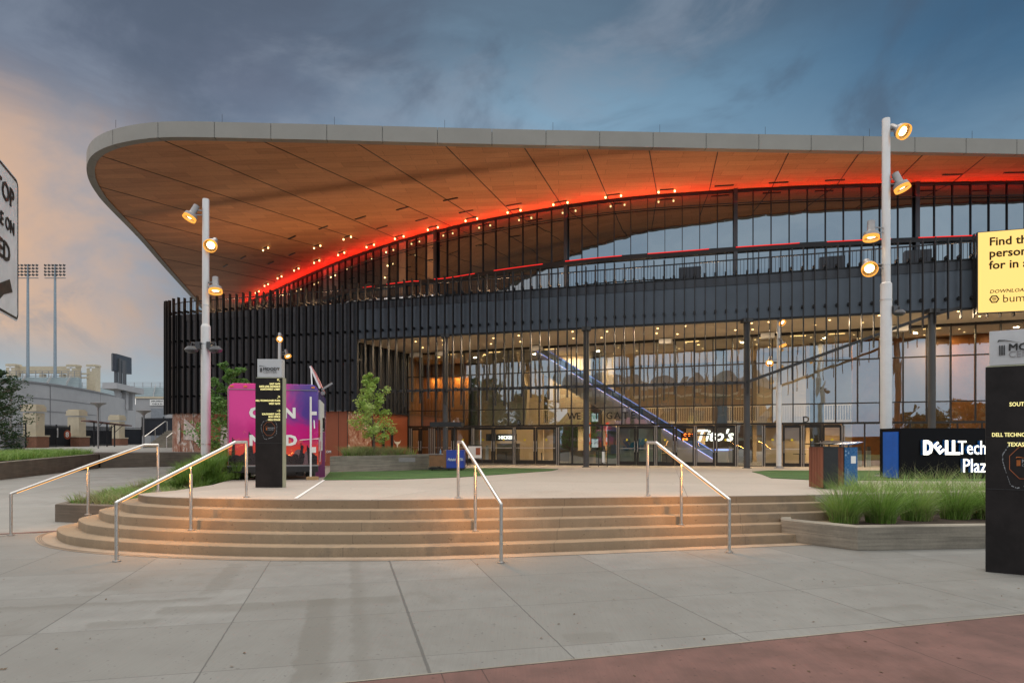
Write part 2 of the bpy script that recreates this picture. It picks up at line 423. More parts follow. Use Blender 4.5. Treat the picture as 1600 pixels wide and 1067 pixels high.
edge1 = smooth_curve([(-7.9, 13.4), (-8.0, 12.5), (-7.9, 11.6), (-7.25, 10.72), (-6.6, 10.24), (-5.9, 9.92), (-4.9, 9.62), (-3.6, 9.40), (-2.2, 9.36), (-.9, 9.47), (1.5, 9.97), (4.06, 10.55), (5.6, 10.9)])
def offset(curve, d):
    out = []
    for i, p in enumerate(curve):
        t = (curve[min(i + 1, len(curve) - 1)] - curve[max(i - 1, 0)]).normalized()
        k = d * (1.0 - .22 * max(0, min(1, (p.x - 0) / 5)))
        out.append(p + V((-t.y, t.x)) * k)
    return out
RUN, RISE = .305, .14
def step_mesh(k):
    c = offset(edge1, RUN * (k - 1)); ci = offset(edge1, RUN * (k - 1) + .03)
    back = offset(edge1, RUN * k + .25)
    mb = MB(); n = len(c); h = RISE * k
    vs = [(p.x, p.y, -.05) for p in c] + [(p.x, p.y, h - .022) for p in c] + [(p.x * .75 + q.x * .25, p.y * .75 + q.y * .25, h - .006) for p, q in zip(c, ci)] + [(p.x, p.y, h) for p in ci] + [(p.x, p.y, h) for p in back]
    fs = [(r * n + i, r * n + i + 1, (r + 1) * n + i + 1, (r + 1) * n + i) for r in range(4) for i in range(n - 1)]
    mb.add(vs, fs); return mb
steps = thing('entrance_steps', 'curved tan concrete steps rising from the grey pavement to the plaza', 'steps', (0, 9.6, 0))
for k in range(1, 5): step_mesh(k).build('step', M['step'], steps, smooth=True)
mb = MB(); o1 = offset(edge1, -.30); o2 = offset(edge1, .05); n = len(o1)
mb.add([(p.x, p.y, .005) for p in o1] + [(p.x, p.y, .005) for p in o2], [(i, i + 1, n + i + 1, n + i) for i in range(n - 1)])
mb.build('apron', M['apron'], steps)
mb = MB()
for dd in (-.27, -.245, -.22):
    o1 = offset(edge1, dd); o2 = offset(edge1, dd + .008)
    mb.add([(p.x, p.y, .009) for p in o1[:70]] + [(p.x, p.y, .009) for p in o2[:70]], [(i, i + 1, 70 + i + 1, 70 + i) for i in range(69)])
mb.build('tread_groove', M['planter_dark'], steps)

edge5 = offset(edge1, RUN * 4)
left_edge = [(-7.0, 15.5), (-8.1, 19.4), (-10.0, 27), (-12.5, 36), (-14, 47)]
outline = left_edge[::-1] + [(p.x, p.y) for p in edge5] + [(9, 12.7), (14, 13.6), (60, 20), (60, 66), (-14, 66)]
pm = MB(); pz = lambda x, y: min(.70, plaza_z(max(y, 10.7)))
# top as strips so that the fall and the nosing are exact
poly = [(x, y) for x, y in outline]
pm.prism(poly, -.08, pz)
tag(pm.build('plaza', M['plaza']), kind='structure')
mb = MB(); o1 = offset(edge1, RUN * 4 - .006); n = len(o1)
mb.add([(p.x, p.y, -.05) for p in o1] + [(p.x, p.y, pz(p.x, p.y) - .012) for p in o1], [(i, i + 1, n + i + 1, n + i) for i in range(n - 1)])
mb.build('top_riser', M['step'], steps, smooth=True)
def band(poly, dz, name, m):
    mb = MB(); mb.prism(poly, lambda x, y: pz(x, y) - .01, lambda x, y: pz(x, y) + dz)
    return tag(mb.build(name, m), kind='structure')
tp = [onp(505, 750), onp(610, 749.5), onp(720, 745.5), onp(800, 740), onp(862, 735.5), onp(872, 733), onp(800, 731.2), onp(700, 732), onp(620, 736), onp(515, 738)]
band([(p.x, p.y) for p in tp], .02, 'turf_lawn', M['turf'])
tp = [onp(1175, 737), onp(1190, 741), onp(1205, 747), onp(1270, 750), onp(1390, 751), onp(1620, 752), onp(1620, 735), onp(1390, 735.3), onp(1200, 735.2)]
band([(p.x, p.y) for p in tp], .02, 'turf_lawn', M['turf'])
# white painted line on the plaza beside the van
a, c = onp(462, 779), onp(508, 749)
mb = MB(); r = (c - a).normalized().cross(V((0, 0, 1))) * .03
mb.add([a - r + V((0, 0, .008)), a + r + V((0, 0, .008)), c + r + V((0, 0, .008)), c - r + V((0, 0, .008))], [(0, 1, 2, 3)])
tag(mb.build('painted_line', M['text_white']), kind='structure')
# raised terrain at the left, behind the retaining walls
mb = MB(); mb.prism([(-24.9, 40.1), (-19, 44.2), (-19, 62), (-40, 130), (-260, 330), (-320, 330), (-320, 28.9), (-22.5, 28.9)], -.2, lambda x, y: .78 + .004 * (y - 29))
tag(mb.build('terrain', M['soil']), kind='structure')
mb = MB(); mb.prism([(-25.2, 44.5), (-19.3, 45), (-19.3, 62), (-40, 130), (-260, 330), (-318, 330), (-318, 44.5)], .8, lambda x, y: .80 + .004 * (y - 29))
tag(mb.build('upper_path', M['drive']), kind='structure')

# ---------------------------------------------------------------- sky and light
w = bpy.data.worlds.new('World'); scene.world = w; w.use_nodes = True
nt = w.node_tree; N = nt.nodes; L = nt.links
tc = N.new('ShaderNodeTexCoord'); sx = N.new('ShaderNodeSeparateXYZ')
nrm = N.new('ShaderNodeVectorMath'); nrm.operation = 'NORMALIZE'
L.new(tc.outputs['Generated'], nrm.inputs[0]); D = nrm.outputs[0]; L.new(D, sx.inputs[0])
X_, Y_, Z_ = sx.outputs
warp = noise(nt, stretch(nt, D, (3.2, 3.2, 5.0), (R(0), R(-32), R(10))), 1.0, 6, .58, .5)
cl = noise(nt, stretch(nt, D, (2.0, 2.0, 5.5), (0, R(-24), R(25))), 1.5, 7, .6, .7)
puff = noise(nt, D, 7.5, 6, .62, .4)
xw = mth(nt, 'ADD', X_, mth(nt, 'MULTIPLY', mth(nt, 'SUBTRACT', warp, .5), .40))
zw = mth(nt, 'ADD', Z_, mth(nt, 'MULTIPLY', mth(nt, 'SUBTRACT', cl, .5), .12))
blue = mixc(nt, smooth(nt, X_, .05, .55), (.185, .32, .43), (.024, .09, .17))
base = mixc(nt, smooth(nt, xw, .06, -.34), blue, (.095, .115, .16))
base = mixc(nt, smooth(nt, zw, .30, .46), mixc(nt, .6, base, (.21, .33, .43)), base)
base = mixc(nt, mth(nt, 'MULTIPLY', smooth(nt, zw, .42, .55), .74), base, (.032, .055, .085))
base = mixc(nt, mth(nt, 'MULTIPLY', smooth(nt, cl, .50, .72), .42), base, (.26, .30, .36))
base = mixc(nt, mth(nt, 'MULTIPLY', smooth(nt, warp, .52, .36), .58), base, (.045, .065, .095))
# sunset glow low on the left, under the cloud edge
glow = mth(nt, 'MULTIPLY', smooth(nt, xw, -.40, -.60), mth(nt, 'MULTIPLY', smooth(nt, zw, .46, .30), smooth(nt, zw, .06, .17)))
base = mixc(nt, mth(nt, 'MULTIPLY', glow, 1.0), base, (.64, .39, .225))
low = smooth(nt, zw, .17, .04)
base = mixc(nt, mth(nt, 'MULTIPLY', low, .9), base, (.36, .415, .45))
pf = mth(nt, 'MULTIPLY', smooth(nt, puff, .52, .64), mth(nt, 'MULTIPLY', smooth(nt, Z_, .31, .22), smooth(nt, Z_, .08, .15)))
base = mixc(nt, mth(nt, 'MULTIPLY', pf, .6), base, (.25, .25, .265))
# the rest of the dome: brighter even cloud overhead and behind
rest = mixc(nt, smooth(nt, Z_, .15, .75), mixc(nt, smooth(nt, cl, .35, .7), (.54, .66, .80), (.76, .85, .94)), (1.5, 1.46, 1.40))
rest = mixc(nt, mth(nt, 'MULTIPLY', smooth(nt, X_, -.62, -.9), smooth(nt, Z_, .4, .1)), rest, (.95, .60, .40))
wf = smooth(nt, Y_, .66, .25)
sky = N.new('ShaderNodeTexSky'); sky.sky_type = 'NISHITA'; sky.sun_disc = False
sky.sun_elevation = R(58); sky.sun_rotation = R(-20)
cb = mixc(nt, wf, base, rest)
add = mixc(nt, .012, cb, sky.outputs[0], 'ADD')
bg = N['Background']; L.new(add, bg.inputs[0]); bg.inputs[1].default_value = 1.0
SUN = bpy.data.lights.new('sun', 'SUN'); SUN.energy = 1.35; SUN.angle = R(40); SUN.color = (1, .9, .78)
so = bpy.data.objects.new('sun', SUN); COL.objects.link(so)
so.rotation_euler = (R(-24), R(-10), 0)

cam = bpy.data.cameras.new('camera'); cam.sensor_width = 36; cam.lens = 36 * FPX / 1600
cam.shift_y = (HZ - 533.5) / 1600; cam.clip_end = 3000; cam.clip_start = .05
co = bpy.data.objects.new('camera', cam); COL.objects.link(co)
co.location = (0, 0, EYE); co.rotation_euler = (R(90), 0, 0); scene.camera = co
vs = scene.view_settings; vs.view_transform = 'Standard'; vs.look = 'None'; vs.exposure = 0; vs.gamma = 1; vs.use_curve_mapping = False
scene.cycles.use_denoising = True
scene.cycles.max_bounces = 7; scene.cycles.transparent_max_bounces = 10; scene.cycles.glossy_bounces = 4; scene.cycles.diffuse_bounces = 3
scene.cycles.sample_clamp_indirect = 6; scene.cycles.caustics_reflective = False; scene.cycles.caustics_refractive = False
def area(name, parent, p, nrm_dir, sx_, sy_, energy, col, along=None):
    l = bpy.data.lights.new(name, 'AREA'); l.shape = 'RECTANGLE'; l.size = sx_; l.size_y = sy_; l.energy = energy; l.color = col
    o = bpy.data.objects.new(name, l); COL.objects.link(o)
    z = -V(nrm_dir).normalized(); x = V(along or (1, 0, 0)); x = (x - z * x.dot(z)).normalized(); y = z.cross(x)
    mw = Matrix(((x.x, y.x, z.x, p[0]), (x.y, y.y, z.y, p[1]), (x.z, y.z, z.z, p[2]), (0, 0, 0, 1)))
    if parent is not None:
        o.parent = parent; o.matrix_parent_inverse = parent.matrix_basis.inverted()
    o.matrix_basis = mw
    return o
# ================================================================ the arena
arena = thing('arena', 'large arena with timber underside roof, dark finned screen and glass lobby behind the plaza', 'building', (0, 40, 0))
def part(mb, name, m, parent=None, **k): return mb.build(name, m, parent or arena, **k)
def Ys(X): return 37.7 - .3115 * X              # front of the fins
TF = V((1, -.3115, 0)).normalized(); NF = V((-TF.y, TF.x, 0))      # along / into the building
def Yg(X): return 45.2 - .40 * X                # lobby glass
TG = V((1, -.40, 0)).normalized(); NG = V((-TG.y, TG.x, 0))
SOF, ZS = 15.44, 7.91                          # timber soffit, lobby soffit
def sof(x, y):
    return at(x, y, (SOF - EYE) * FPX / (HZ - y))

# ---- roof
lip = [(305, 465), (261, 415), (225, 372.5), (175, 320), (158, 298), (149, 281), (146, 266), (147.5, 256), (153, 246), (164, 237.5), (180, 230.5), (200, 225), (226, 220.5), (254, 217.8), (300, 217), (400, 219), (545, 222.3), (775, 228), (1000, 232.3), (1200, 236), (1400, 239.5), (1600, 243.5)]
rim = [V((p.x, p.y)) for p in (sof(*q) for q in lip)]
rim = [rim[0] + (rim[0] - rim[1]) * .6] + rim + [rim[-1] + (rim[-1] - rim[-2]) * 1.6]
fine = smooth_curve(rim, 6)
back = [(60, 110), (20, 125), (-20, 120)]
allp = [(p.x, p.y) for p in fine] + back
FH = .65
mb = MB(); mb.prism(allp, SOF, SOF + .05); soffit = mb
mb = MB()                                       # fascia: separate panels with fine open joints, over a dark backing
cum = [0.0]
for i in range(1, len(fine)): cum.append(cum[-1] + (fine[i] - fine[i - 1]).length)
def along(s):
    s = max(0, min(cum[-1] - 1e-4, s))
    for i in range(1, len(cum)):
        if cum[i] >= s:
            t = (s - cum[i - 1]) / (cum[i] - cum[i - 1]); p = fine[i - 1].lerp(fine[i], t)
            d = (fine[i] - fine[i - 1]).normalized(); return p, V((-d.y, d.x))
PW = 2.52; s = 0.4
while s < cum[-1] - .2:
    e = min(s + PW - .022, cum[-1]); m_ = 6
    pts = [along(s + (e - s) * k / m_) for k in range(m_ + 1)]
    nn = m_ + 1
    o = [p + n_ * .06 for p, n_ in pts]; i_ = [p - n_ * .30 for p, n_ in pts]
    vs_ = [(p.x, p.y, SOF - .06) for p in o] + [(p.x, p.y, SOF + FH) for p in o] + [(p.x, p.y, SOF + FH) for p in i_] + [(p.x, p.y, SOF - .06) for p in i_]
    fs_ = []
    for r in range(4):
        for k in range(m_):
            a_ = r * nn + k; b_ = ((r + 1) % 4) * nn + k
            fs_.append((a_, a_ + 1, b_ + 1, b_))
    mb.add(vs_, fs_); s += PW
part(mb, 'fascia', M['fascia'], smooth=True)
mb = MB()
ins = [p - along(c)[1] * .04 for p, c in zip(fine, cum)]
nn = len(ins); mb.add([(p.x, p.y, SOF - .03) for p in ins] + [(p.x, p.y, SOF + FH - .03) for p in ins], [(k, k + 1, nn + k + 1, nn + k) for k in range(nn - 1)])
part(mb, 'fascia_backing', M['mullion'])
mb = MB(); mb.prism([(p.x, p.y) for p in ins] + back, SOF + .08, SOF + FH - .06)
part(mb, 'roof', M['roofing'])
mb = MB()                                       # lightning rods along the roof edge
for s_ in range(3, 60, 5):
    p, n_ = along(cum[-1] * .42 + s_ * 1.0); q = p - n_ * .5
    mb = MB(); mb.tube([(q.x, q.y, SOF + FH - .1), (q.x, q.y, SOF + FH + .26)], .008, 5); part(mb, 'lightning_rod', M['black_metal'])
def wood_mat():
    m, nt, N, L = nodes('timber_soffit'); b = N['Principled BSDF']
    P = geo(nt).outputs['Position']
    rot = stretch(nt, P, (1, 1, 1), (0, 0, R(4)))
    br = N.new('ShaderNodeTexBrick'); L.new(rot, br.inputs['Vector'])
    br.inputs['Scale'].default_value = 1.0; br.inputs['Brick Width'].default_value = 2.4; br.inputs['Row Height'].default_value = .6
    br.inputs['Mortar Size'].default_value = .009; br.inputs['Bias'].default_value = 0
    br.inputs['Color1'].default_value = (.56, .265, .125, 1); br.inputs['Color2'].default_value = (.39, .175, .08, 1); br.inputs['Mortar'].default_value = (.18, .07, .028, 1)
    grain = noise(nt, stretch(nt, rot, (.5, 9, 1)), 1.5, 5, .6)
    c = mixc(nt, mth(nt, 'MULTIPLY', smooth(nt, grain, .35, .7), .5), br.outputs['Color'], (.62, .31, .155))
    hole = noise(nt, P, 26, 2)
    c = mixc(nt, mth(nt, 'MULTIPLY', smooth(nt, hole, .55, .62), .35), c, (.28, .10, .035))
    L.new(c, b.inputs['Base Color']); b.inputs['Roughness'].default_value = .55
    b.inputs['Specular IOR Level'].default_value = .3
    return m
M['wood'] = wood_mat()
so_ = part(soffit, 'soffit', M['wood'])
seams = [((157, 243.5), (560, 374)), ((254, 219), (640, 381)), ((411, 221), (704, 353)), ((556, 223), (752, 346)), ((694, 226), (827, 360)), ((818, 229), (893, 345)), ((916, 231), (960, 333)),
         ((1014, 233), (1030, 322)), ((1122, 235), (1105, 312)), ((1233, 237), (1200, 306)), ((1342, 240), (1300, 300)), ((1442, 242), (1388, 296)), ((1540, 244), (1480, 292)),
         ((152, 291), (505, 388)), ((194, 337), (470, 408)), ((225, 373), (440, 424)), ((254, 404), (430, 440)), ((286, 444), (400, 462))]
for (a_, b_) in seams:
    p, q = sof(*a_), sof(*b_)
    mb = MB(); mb.bar(p - V((0, 0, .006)), q - V((0, 0, .006)), .045, .02); part(mb, 'soffit_joint', M['mullion'], so_)

# ---- upper curtain wall
gtop = [(425, 455), (490, 425.5), (550, 401), (625, 376), (700, 356), (770, 341), (845, 327.5), (920, 316), (1000, 307), (1080, 301), (1160, 296), (1260, 291), (1400, 287), (1500, 285), (1600, 283.5)]
gp = [V((p.x, p.y)) for p in (sof(*q) for q in gtop)]
gp = [gp[0] + (gp[0] - gp[1]) * .9] + gp + [gp[-1] + (gp[-1] - gp[-2]) * 2]
gc = smooth_curve(gp, 6)
gcum = [0.0]
for i in range(1, len(gc)): gcum.append(gcum[-1] + (gc[i] - gc[i - 1]).length)
def galong(s):
    s = max(0, min(gcum[-1] - 1e-4, s))
    for i in range(1, len(gcum)):
        if gcum[i] >= s:
            t = (s - gcum[i - 1]) / (gcum[i] - gcum[i - 1]); d = (gc[i] - gc[i - 1]).normalized()
            return gc[i - 1].lerp(gc[i], t), V((-d.y, d.x)), d
def ZB(p):                                      # dark sill bar of the upper glass
    return 12.0 + .45 * max(0, min(1, (p.x - 8) / 18)) + .9 * max(0, min(1, (-4 - p.x) / 9))
TZ = 10.12
up = MB(); ns = int(gcum[-1] / .94)
pts = [galong(gcum[-1] * k / ns) for k in range(ns + 1)]
rp = random.Random(3)
for (p, n_, d), (q, n2, d2_) in zip(pts[:-1], pts[1:]):
    j = rp.uniform(-.004, .004); k = rp.uniform(-.004, .004)
    up.add([(p.x + n_.x * j, p.y + n_.y * j, TZ), (q.x + n_.x * k, q.y + n_.y * k, TZ), (q.x, q.y, SOF - .002), (p.x, p.y, SOF - .002)], [(0, 1, 2, 3)])
upper = part(up, 'upper_glass', M['glass_up'])
mb = MB()
for p, n_, d in pts:
    o = p - n_ * .05
    mb.bar((o.x, o.y, TZ), (o.x, o.y, SOF - .01), .032, .07, up=(n_.x, n_.y, 0))
part(mb, 'mullion', M['mullion'], upper)
mb = MB(); hd_ = MB(); leds = []; k = 0
for (p, n_, d), (q, n2, d2_) in zip(pts[:-1], pts[1:]):
    a_, b_ = p - n_ * .12, q - n2 * .12
    mb.bar((a_.x, a_.y, ZB(p)), (b_.x, b_.y, ZB(q)), .22, .26)
    hd_.bar((a_.x + n_.x * .05, a_.y + n_.y * .05, SOF - .07), (b_.x + n2.x * .05, b_.y + n2.y * .05, SOF - .07), .08, .12)
    if k % 5 not in (4,) and p.x > -11:
        a_, b_ = p - n_ * .24, q - n2 * .24
        if k % 5 == 3: b_ = a_ + (b_ - a_) * .5
        leds.append(((a_.x, a_.y, ZB(p) + .10), (b_.x, b_.y, ZB(q) + .10), k // 5))
    k += 1
part(mb, 'sill_rail', M['mullion'], upper)
part(hd_, 'head_rail', M['mullion'], upper)
for gk in sorted({l[2] for l in leds}):
    led = MB()
    for l in leds:
        if l[2] == gk: led.bar(l[0], l[1], .03, .045)
    part(led, 'sill_light_strip', M['led_red'], upper)
for p, n_, d in pts[5::10]:
    mb = MB()                       # slim structural posts seen behind the glass
    o = p - n_ * .16
    if o.x > -8: mb.bar((o.x, o.y, TZ), (o.x, o.y, SOF), .20, .12, up=(n_.x, n_.y, 0)); part(mb, 'wall_post', M['panel_black'], upper)
# red light line washing the soffit along the glass: slim dark troughs open at the top
mb = MB()
for (p, n_, d), (q, n2, d2_) in zip(pts[:-1], pts[1:]):
    a_, b_ = p - n_ * .16, q - n2 * .16
    mb.bar((a_.x, a_.y, SOF - .80), (b_.x, b_.y, SOF - .80), .05, .04)
cove = part(mb, 'light_trough', M['black'], upper)
nl = 24
for k in range(nl):
    p, n_, d = galong(gcum[-1] * ((.5 + k) / nl * .94 + .02))
    o = p - n_ * .22
    area('red_wash', arena, (o.x, o.y, SOF - .76), (-n_.x * .35, -n_.y * .35, .94), gcum[-1] / nl, .05, 34 if p.x < 12 else 21, (1, .03, .018), (d.x, d.y, 0))
# added warm uplighters, unseen behind the cladding edge, to brighten the timber soffit
for k in range(13):
    X = -19 + k * 3.7
    mb = MB(); o = V((X, Ys(X) + 1.5, TZ)); mb.box((o.x, o.y, TZ + .07), (1.1, .22, .14), rz=math.atan(-.3115)); part(mb, 'added_uplighter', M['black'])
    area('added_uplighter_lamp', arena, (o.x, o.y, TZ + .16), (-NF.x * .45, -NF.y * .45, .9), 1.0, .16, 92 if X < 14 else 42, (1, .60, .32), TF)
# ---- light slots in the soffit
lit = [(40, 284), (168, 370), (253, 337), (355, 304), (255, 275), (380, 238), (476, 271), (610, 240), (763, 208), (935, 180), (1120, 156), (1310, 133), (1510, 112), (98, 403), (43, 435), (5, 465)]
unlit = [(150, 242), (280, 201), (435, 160), (610, 121), (810, 83), (150, 312), (62, 348), (525, 200), (690, 167), (875, 134), (1075, 105)]
lits = [(400 + x / 2.6667, 280 + y / 2.6667) for x, y in lit] + [(1040, 314.5)]
unl = [(400 + x / 2.6667, 280 + y / 2.6667) for x, y in unlit] + [(1125, 305.5), (1209, 296), (1298, 287.5), (1488, 272.6), (1584, 269.5), (352, 415), (380, 402), (330, 440)]
for (x, y) in lits + unl:
    p = sof(x, y); best = min(range(len(gc) - 1), key=lambda i: (gc[i] - V((p.x, p.y))).length)
    d = (gc[best + 1] - gc[best]).normalized(); d3 = V((d.x, d.y, 0)); nrm_ = V((-d.y, d.x)); off_ = (V((p.x, p.y)) - gc[best]).dot(nrm_)
    if off_ > -.75: p = p - V((nrm_.x, nrm_.y, 0)) * (off_ + .75)
    L_ = 1.0 if (x, y) in unl else .75
    mb = MB(); mb.bar(p - d3 * L_ / 2 - V((0, 0, .02)), p + d3 * L_ / 2 - V((0, 0, .02)), .09, .05)
    o = part(mb, 'spotlight_bar', M['black'], arena)
    if (x, y) in lits:
        for sgn in (-1, 1):
            l2 = MB(); c = p + d3 * (L_ / 2 + .06) * sgn - V((0, 0, .09))
            mm = Matrix.Translation(c) @ Matrix.Rotation(R(180), 4, 'X')
            l2.lathe([(.0, 0), (.045, 0), (.052, .05), (.04, .09), (0, .1)], mm, 12)
            part(l2, 'bulb', M['downlight'], o)

# ---- terrace, lobby soffit and end wall
sc_line = [V((X, Ys(X))) for X in (-22.2, 34)]
ter = [(X, Ys(X) + .40) for X in (-22.0, -10, 0, 10, 20, 40)] + [(40, 48), (-20, 66), (-24, 52)]
mb = MB(); mb.prism(ter, 9.7, TZ - .004); part(mb, 'terrace', M['panel_black'])
mb = MB(); mb.prism([(-9.4, Ys(-9.4) + .45), (40, Ys(40) + .45), (40, Yg(40) + 1.0), (-7.3, Yg(-7.3) + 1.0), (-10.0, 44)], ZS, ZS + .3)
ls = part(mb, 'lobby_soffit', M['soffit_beige'])
mb = MB()
rr = random.Random(5); dl = []
for X in [-6.2, -4.5, -1.2, 0.5, 3.6, 5.6, 8.3, 9.6, 12.6, 13.4, 16.6, 18.6, 21.6, 23.6]:
    for f in (.30, .62):
        Y = Ys(X) + (Yg(X) - Ys(X)) * (f + rr.uniform(-.06, .06)); dl.append((X, Y))
        mb = MB(); mb.lathe([(0, 0), (.045, 0), (.055, .03)], Matrix.Translation((X + rr.uniform(-.2, .2), Y, ZS - .032)), 10); part(mb, 'downlight', M['downlight'], ls)
mb = MB()                                       # heaters / speakers hung under the soffit
for X in (-6.8, -4.9, 1.6, 9.4, 14.8, 21.0):
    mb = MB(); Y = Yg(X) - .75; mb.box((X, Y, ZS - .22), (.75, .5, .3), rz=math.atan(-.4))
    mb.bar((X, Y, ZS - .1), (X, Y, ZS), .06, .06); part(mb, 'ceiling_speaker', M['white'], ls)

# ---- screen path: straight run with a rounded left end, resampled by length
path = [(V((30 - .52 * k, Ys(30 - .52 * k))), TF) for k in range(0)]
RC = 3.5; P0 = V((-22.2, Ys(-22.2))); C0 = P0 + V((NF.x, NF.y)) * RC
def screen_point(s):                            # s measured leftwards from X=27
    start = V((27.0, Ys(27.0))); Lst = (start - P0).length
    if s <= Lst:
        return start - V((TF.x, TF.y)) * s, V((-NF.x, -NF.y)), V((-TF.x, -TF.y))
    a_ = (s - Lst) / RC
    if a_ < R(125):
        o = V((-NF.x, -NF.y)); ca, sa = math.cos(-a_), math.sin(-a_)
        o = V((o.x * ca - o.y * sa, o.x * sa + o.y * ca)); return C0 + o * RC, o, V((o.y, -o.x))
    o = V((-NF.x, -NF.y)); ca, sa = math.cos(-R(125)), math.sin(-R(125))
    o = V((o.x * ca - o.y * sa, o.x * sa + o.y * ca)); t = V((o.y, -o.x)); return C0 + o * RC + t * (s - Lst - RC * R(125)), o, t
SLEN = (V((27.0, Ys(27.0))) - P0).length + RC * R(125) + 5
def fin_foot(p):
    if p.x < -9.3: return 3.42
    if p.x < -7.6: return 3.42 + (p.x + 9.3) * .3
    if p.x < 12.1: return 3.85 + .28 * math.sin(p.x * 2.3) + (.35 if int(p.x * 1.9) % 7 == 3 else 0)
    if p.x < 20.2: return 3.85 + (p.x - 12.1) * (7.25 - 3.85) / 8.1
    return 7.35
NFIN = 99
for k in range(NFIN):
    s_ = 3.1 + k * .524
    if s_ > SLEN: break
    p, o, t = screen_point(s_)
    mb = MB(); q = p - o * .105; zf = fin_foot(p); zt = 11.22 + .05 * math.sin(k * 1.7)
    mb.bar((q.x, q.y, zf), (q.x, q.y, zt), .045, .21, up=(o.x, o.y, 0))
    for z in (10.3, 8.35, 4.62 if p.x < 12.4 else 0, 6.6 if p.x < -9 else 0):   # clips that tie each fin back to the panels
        if z > zf: mb.box((q.x - o.x * .2 + t.x * .02, q.y - o.y * .2 + t.y * .02, z), (.11, .34, .13), rz=math.atan2(t.y, t.x))
    part(mb, 'fin', M['fin'])
# ribbed cladding panels behind the fins
def clad(s0, s1, z0, z1, back, m, name, ribs=True):
    mb = MB(); s_ = s0
    while s_ < s1 - .01:
        e = min(s_ + .524, s1)
        pa, oa, ta = screen_point(s_); pb, ob, tb = screen_point(e)
        a_, b_ = pa - oa * back, pb - ob * back
        mb.add([(a_.x, a_.y, z0), (b_.x, b_.y, z0), (b_.x, b_.y, z1), (a_.x, a_.y, z1)], [(0, 1, 2, 3)])
        if ribs:
            for f in (.28, .55):
                r_ = a_.lerp(b_, f) + oa * .03
                mb.bar((r_.x, r_.y, z0 + .01), (r_.x, r_.y, z1 - .01), .14, .06, up=(oa.x, oa.y, 0))
        s_ = e
    return part(mb, name, m)
sx0 = 0.0; s_turn = 38.3                       # where the solid left block begins
clad(3.1, s_turn, ZS - .02, 10.15, .42, M['panel'], 'screen_panel', False)
clad(s_turn, SLEN, 3.5, 10.15, .42, M['panel_black'], 'screen_panel')
for z, h in ((10.17, .06), (ZS - .06, .10)):     # capping and foot beams of the screen
    mb = MB()
    for k in range(60):
        s0, s1 = 3.1 + k * .6, 3.1 + (k + 1) * .6
        if z < 9 and s1 > s_turn: break
        pa, oa, _ = screen_point(s0); pb, ob, _ = screen_point(s1)
        a_, b_ = pa - oa * .44, pb - ob * .44; mb.bar((a_.x, a_.y, z), (b_.x, b_.y, z), .16, h)
    part(mb, 'screen_beam', M['mullion'])
# horizontal tie bar, running on as a rising diagonal at the right
mb = MB()
def tie(a_, b_):
    mb.bar(a_, b_, .12, .14)
xs_ = [-9.0 + k * .7 for k in range(31)]
for x0, x1 in zip(xs_[:-1], xs_[1:]):
    if x1 <= 12.25: tie((x0, Ys(x0) + .38, 4.62), (x1, Ys(x1) + .38, 4.62))
tie((12.05, Ys(12.05) + .40, 4.62), (20.0, Ys(20.0) + .40, 7.62)); tie((20.0, Ys(20) + .4, 7.62), (21.2, Ys(21.2) + .42, ZS))
for k in range(40):                             # stand-off brackets
    X = -9 + k * .52
    z = 4.62 if X < 12.1 else 4.62 + (X - 12.05) * .3774
    if X < 20 and X > -9: mb.box((X, Ys(X) + .30, z), (.12, .34, .18), rz=math.atan(-.3115))
part(mb, 'tie_bar', M['column'])
# terrace balustrade
mb = MB()
for k in range(150):
    p, o, t = screen_point(3.1 + k * .34)
    if 3.1 + k * .34 > SLEN - 3: break
    q = p - o * .62; mb.bar((q.x, q.y, 10.12), (q.x, q.y, 11.05), .018, .018)
    q2 = screen_point(3.1 + (k + 1) * .34); q2 = q2[0] - q2[1] * .62
    for z, hh in ((11.05, .06), (10.25, .03)): mb.bar((q.x, q.y, z), (q2.x, q2.y, z), .05, hh)
    q1 = q.lerp(q2, .5); mb.bar((q1.x, q1.y, 10.12), (q1.x, q1.y, 11.05), .018, .018)
part(mb, 'balustrade', M['black_metal'])
# louvred vent boxes standing on the terrace
for xp in (1087, 1316, 1455):
    u = (xp - 800) / FPX; X = u * 37.7 / (1 + .3115 * u)
    mb = MB(); mb.box((X, Ys(X) + 1.1, 10.52), (1.15, .5, .78), rz=math.atan(-.3115)); part(mb, 'terrace_vent', M['panel_black'])
# ---- base wall with the murals, return wall
def mural_mat():
    m, nt, N, L = nodes('terracotta_cladding'); b = N['Principled BSDF']
    P = geo(nt).outputs['Position']
    c = mixc(nt, noise(nt, P, 1.1, 4), (.30, .075, .03), (.36, .10, .045))
    c = mixc(nt, mth(nt, 'MULTIPLY', smooth(nt, noise(nt, P, 60, 2), .5, .7), .3), c, (.2, .05, .025))
    L.new(c, b.inputs['Base Color']); b.inputs['Roughness'].default_value = .5; return m
M['terracotta'] = mural_mat()
def faded_mat():
    m, nt, N, L = nodes('printed_mural'); b = N['Principled BSDF']
    P = geo(nt).outputs['Position']
    a_ = noise(nt, stretch(nt, P, (1, 1, .8)), 1.6, 7, .66, 1.2); d_ = noise(nt, P, 6, 5, .7)
    c = mixc(nt, smooth(nt, a_, .38, .50), (.24, .06, .028), (.42, .22, .15))
    c = mixc(nt, smooth(nt, mth(nt, 'ADD', mth(nt, 'MULTIPLY', a_, .7), mth(nt, 'MULTIPLY', d_, .3)), .52, .575), c, (.66, .58, .52))
    L.new(c, b.inputs['Base Color']); b.inputs['Roughness'].default_value = .5; return m
M['mural'] = faded_mat()
mb = MB(); js = MB(); s_ = s_turn + .9
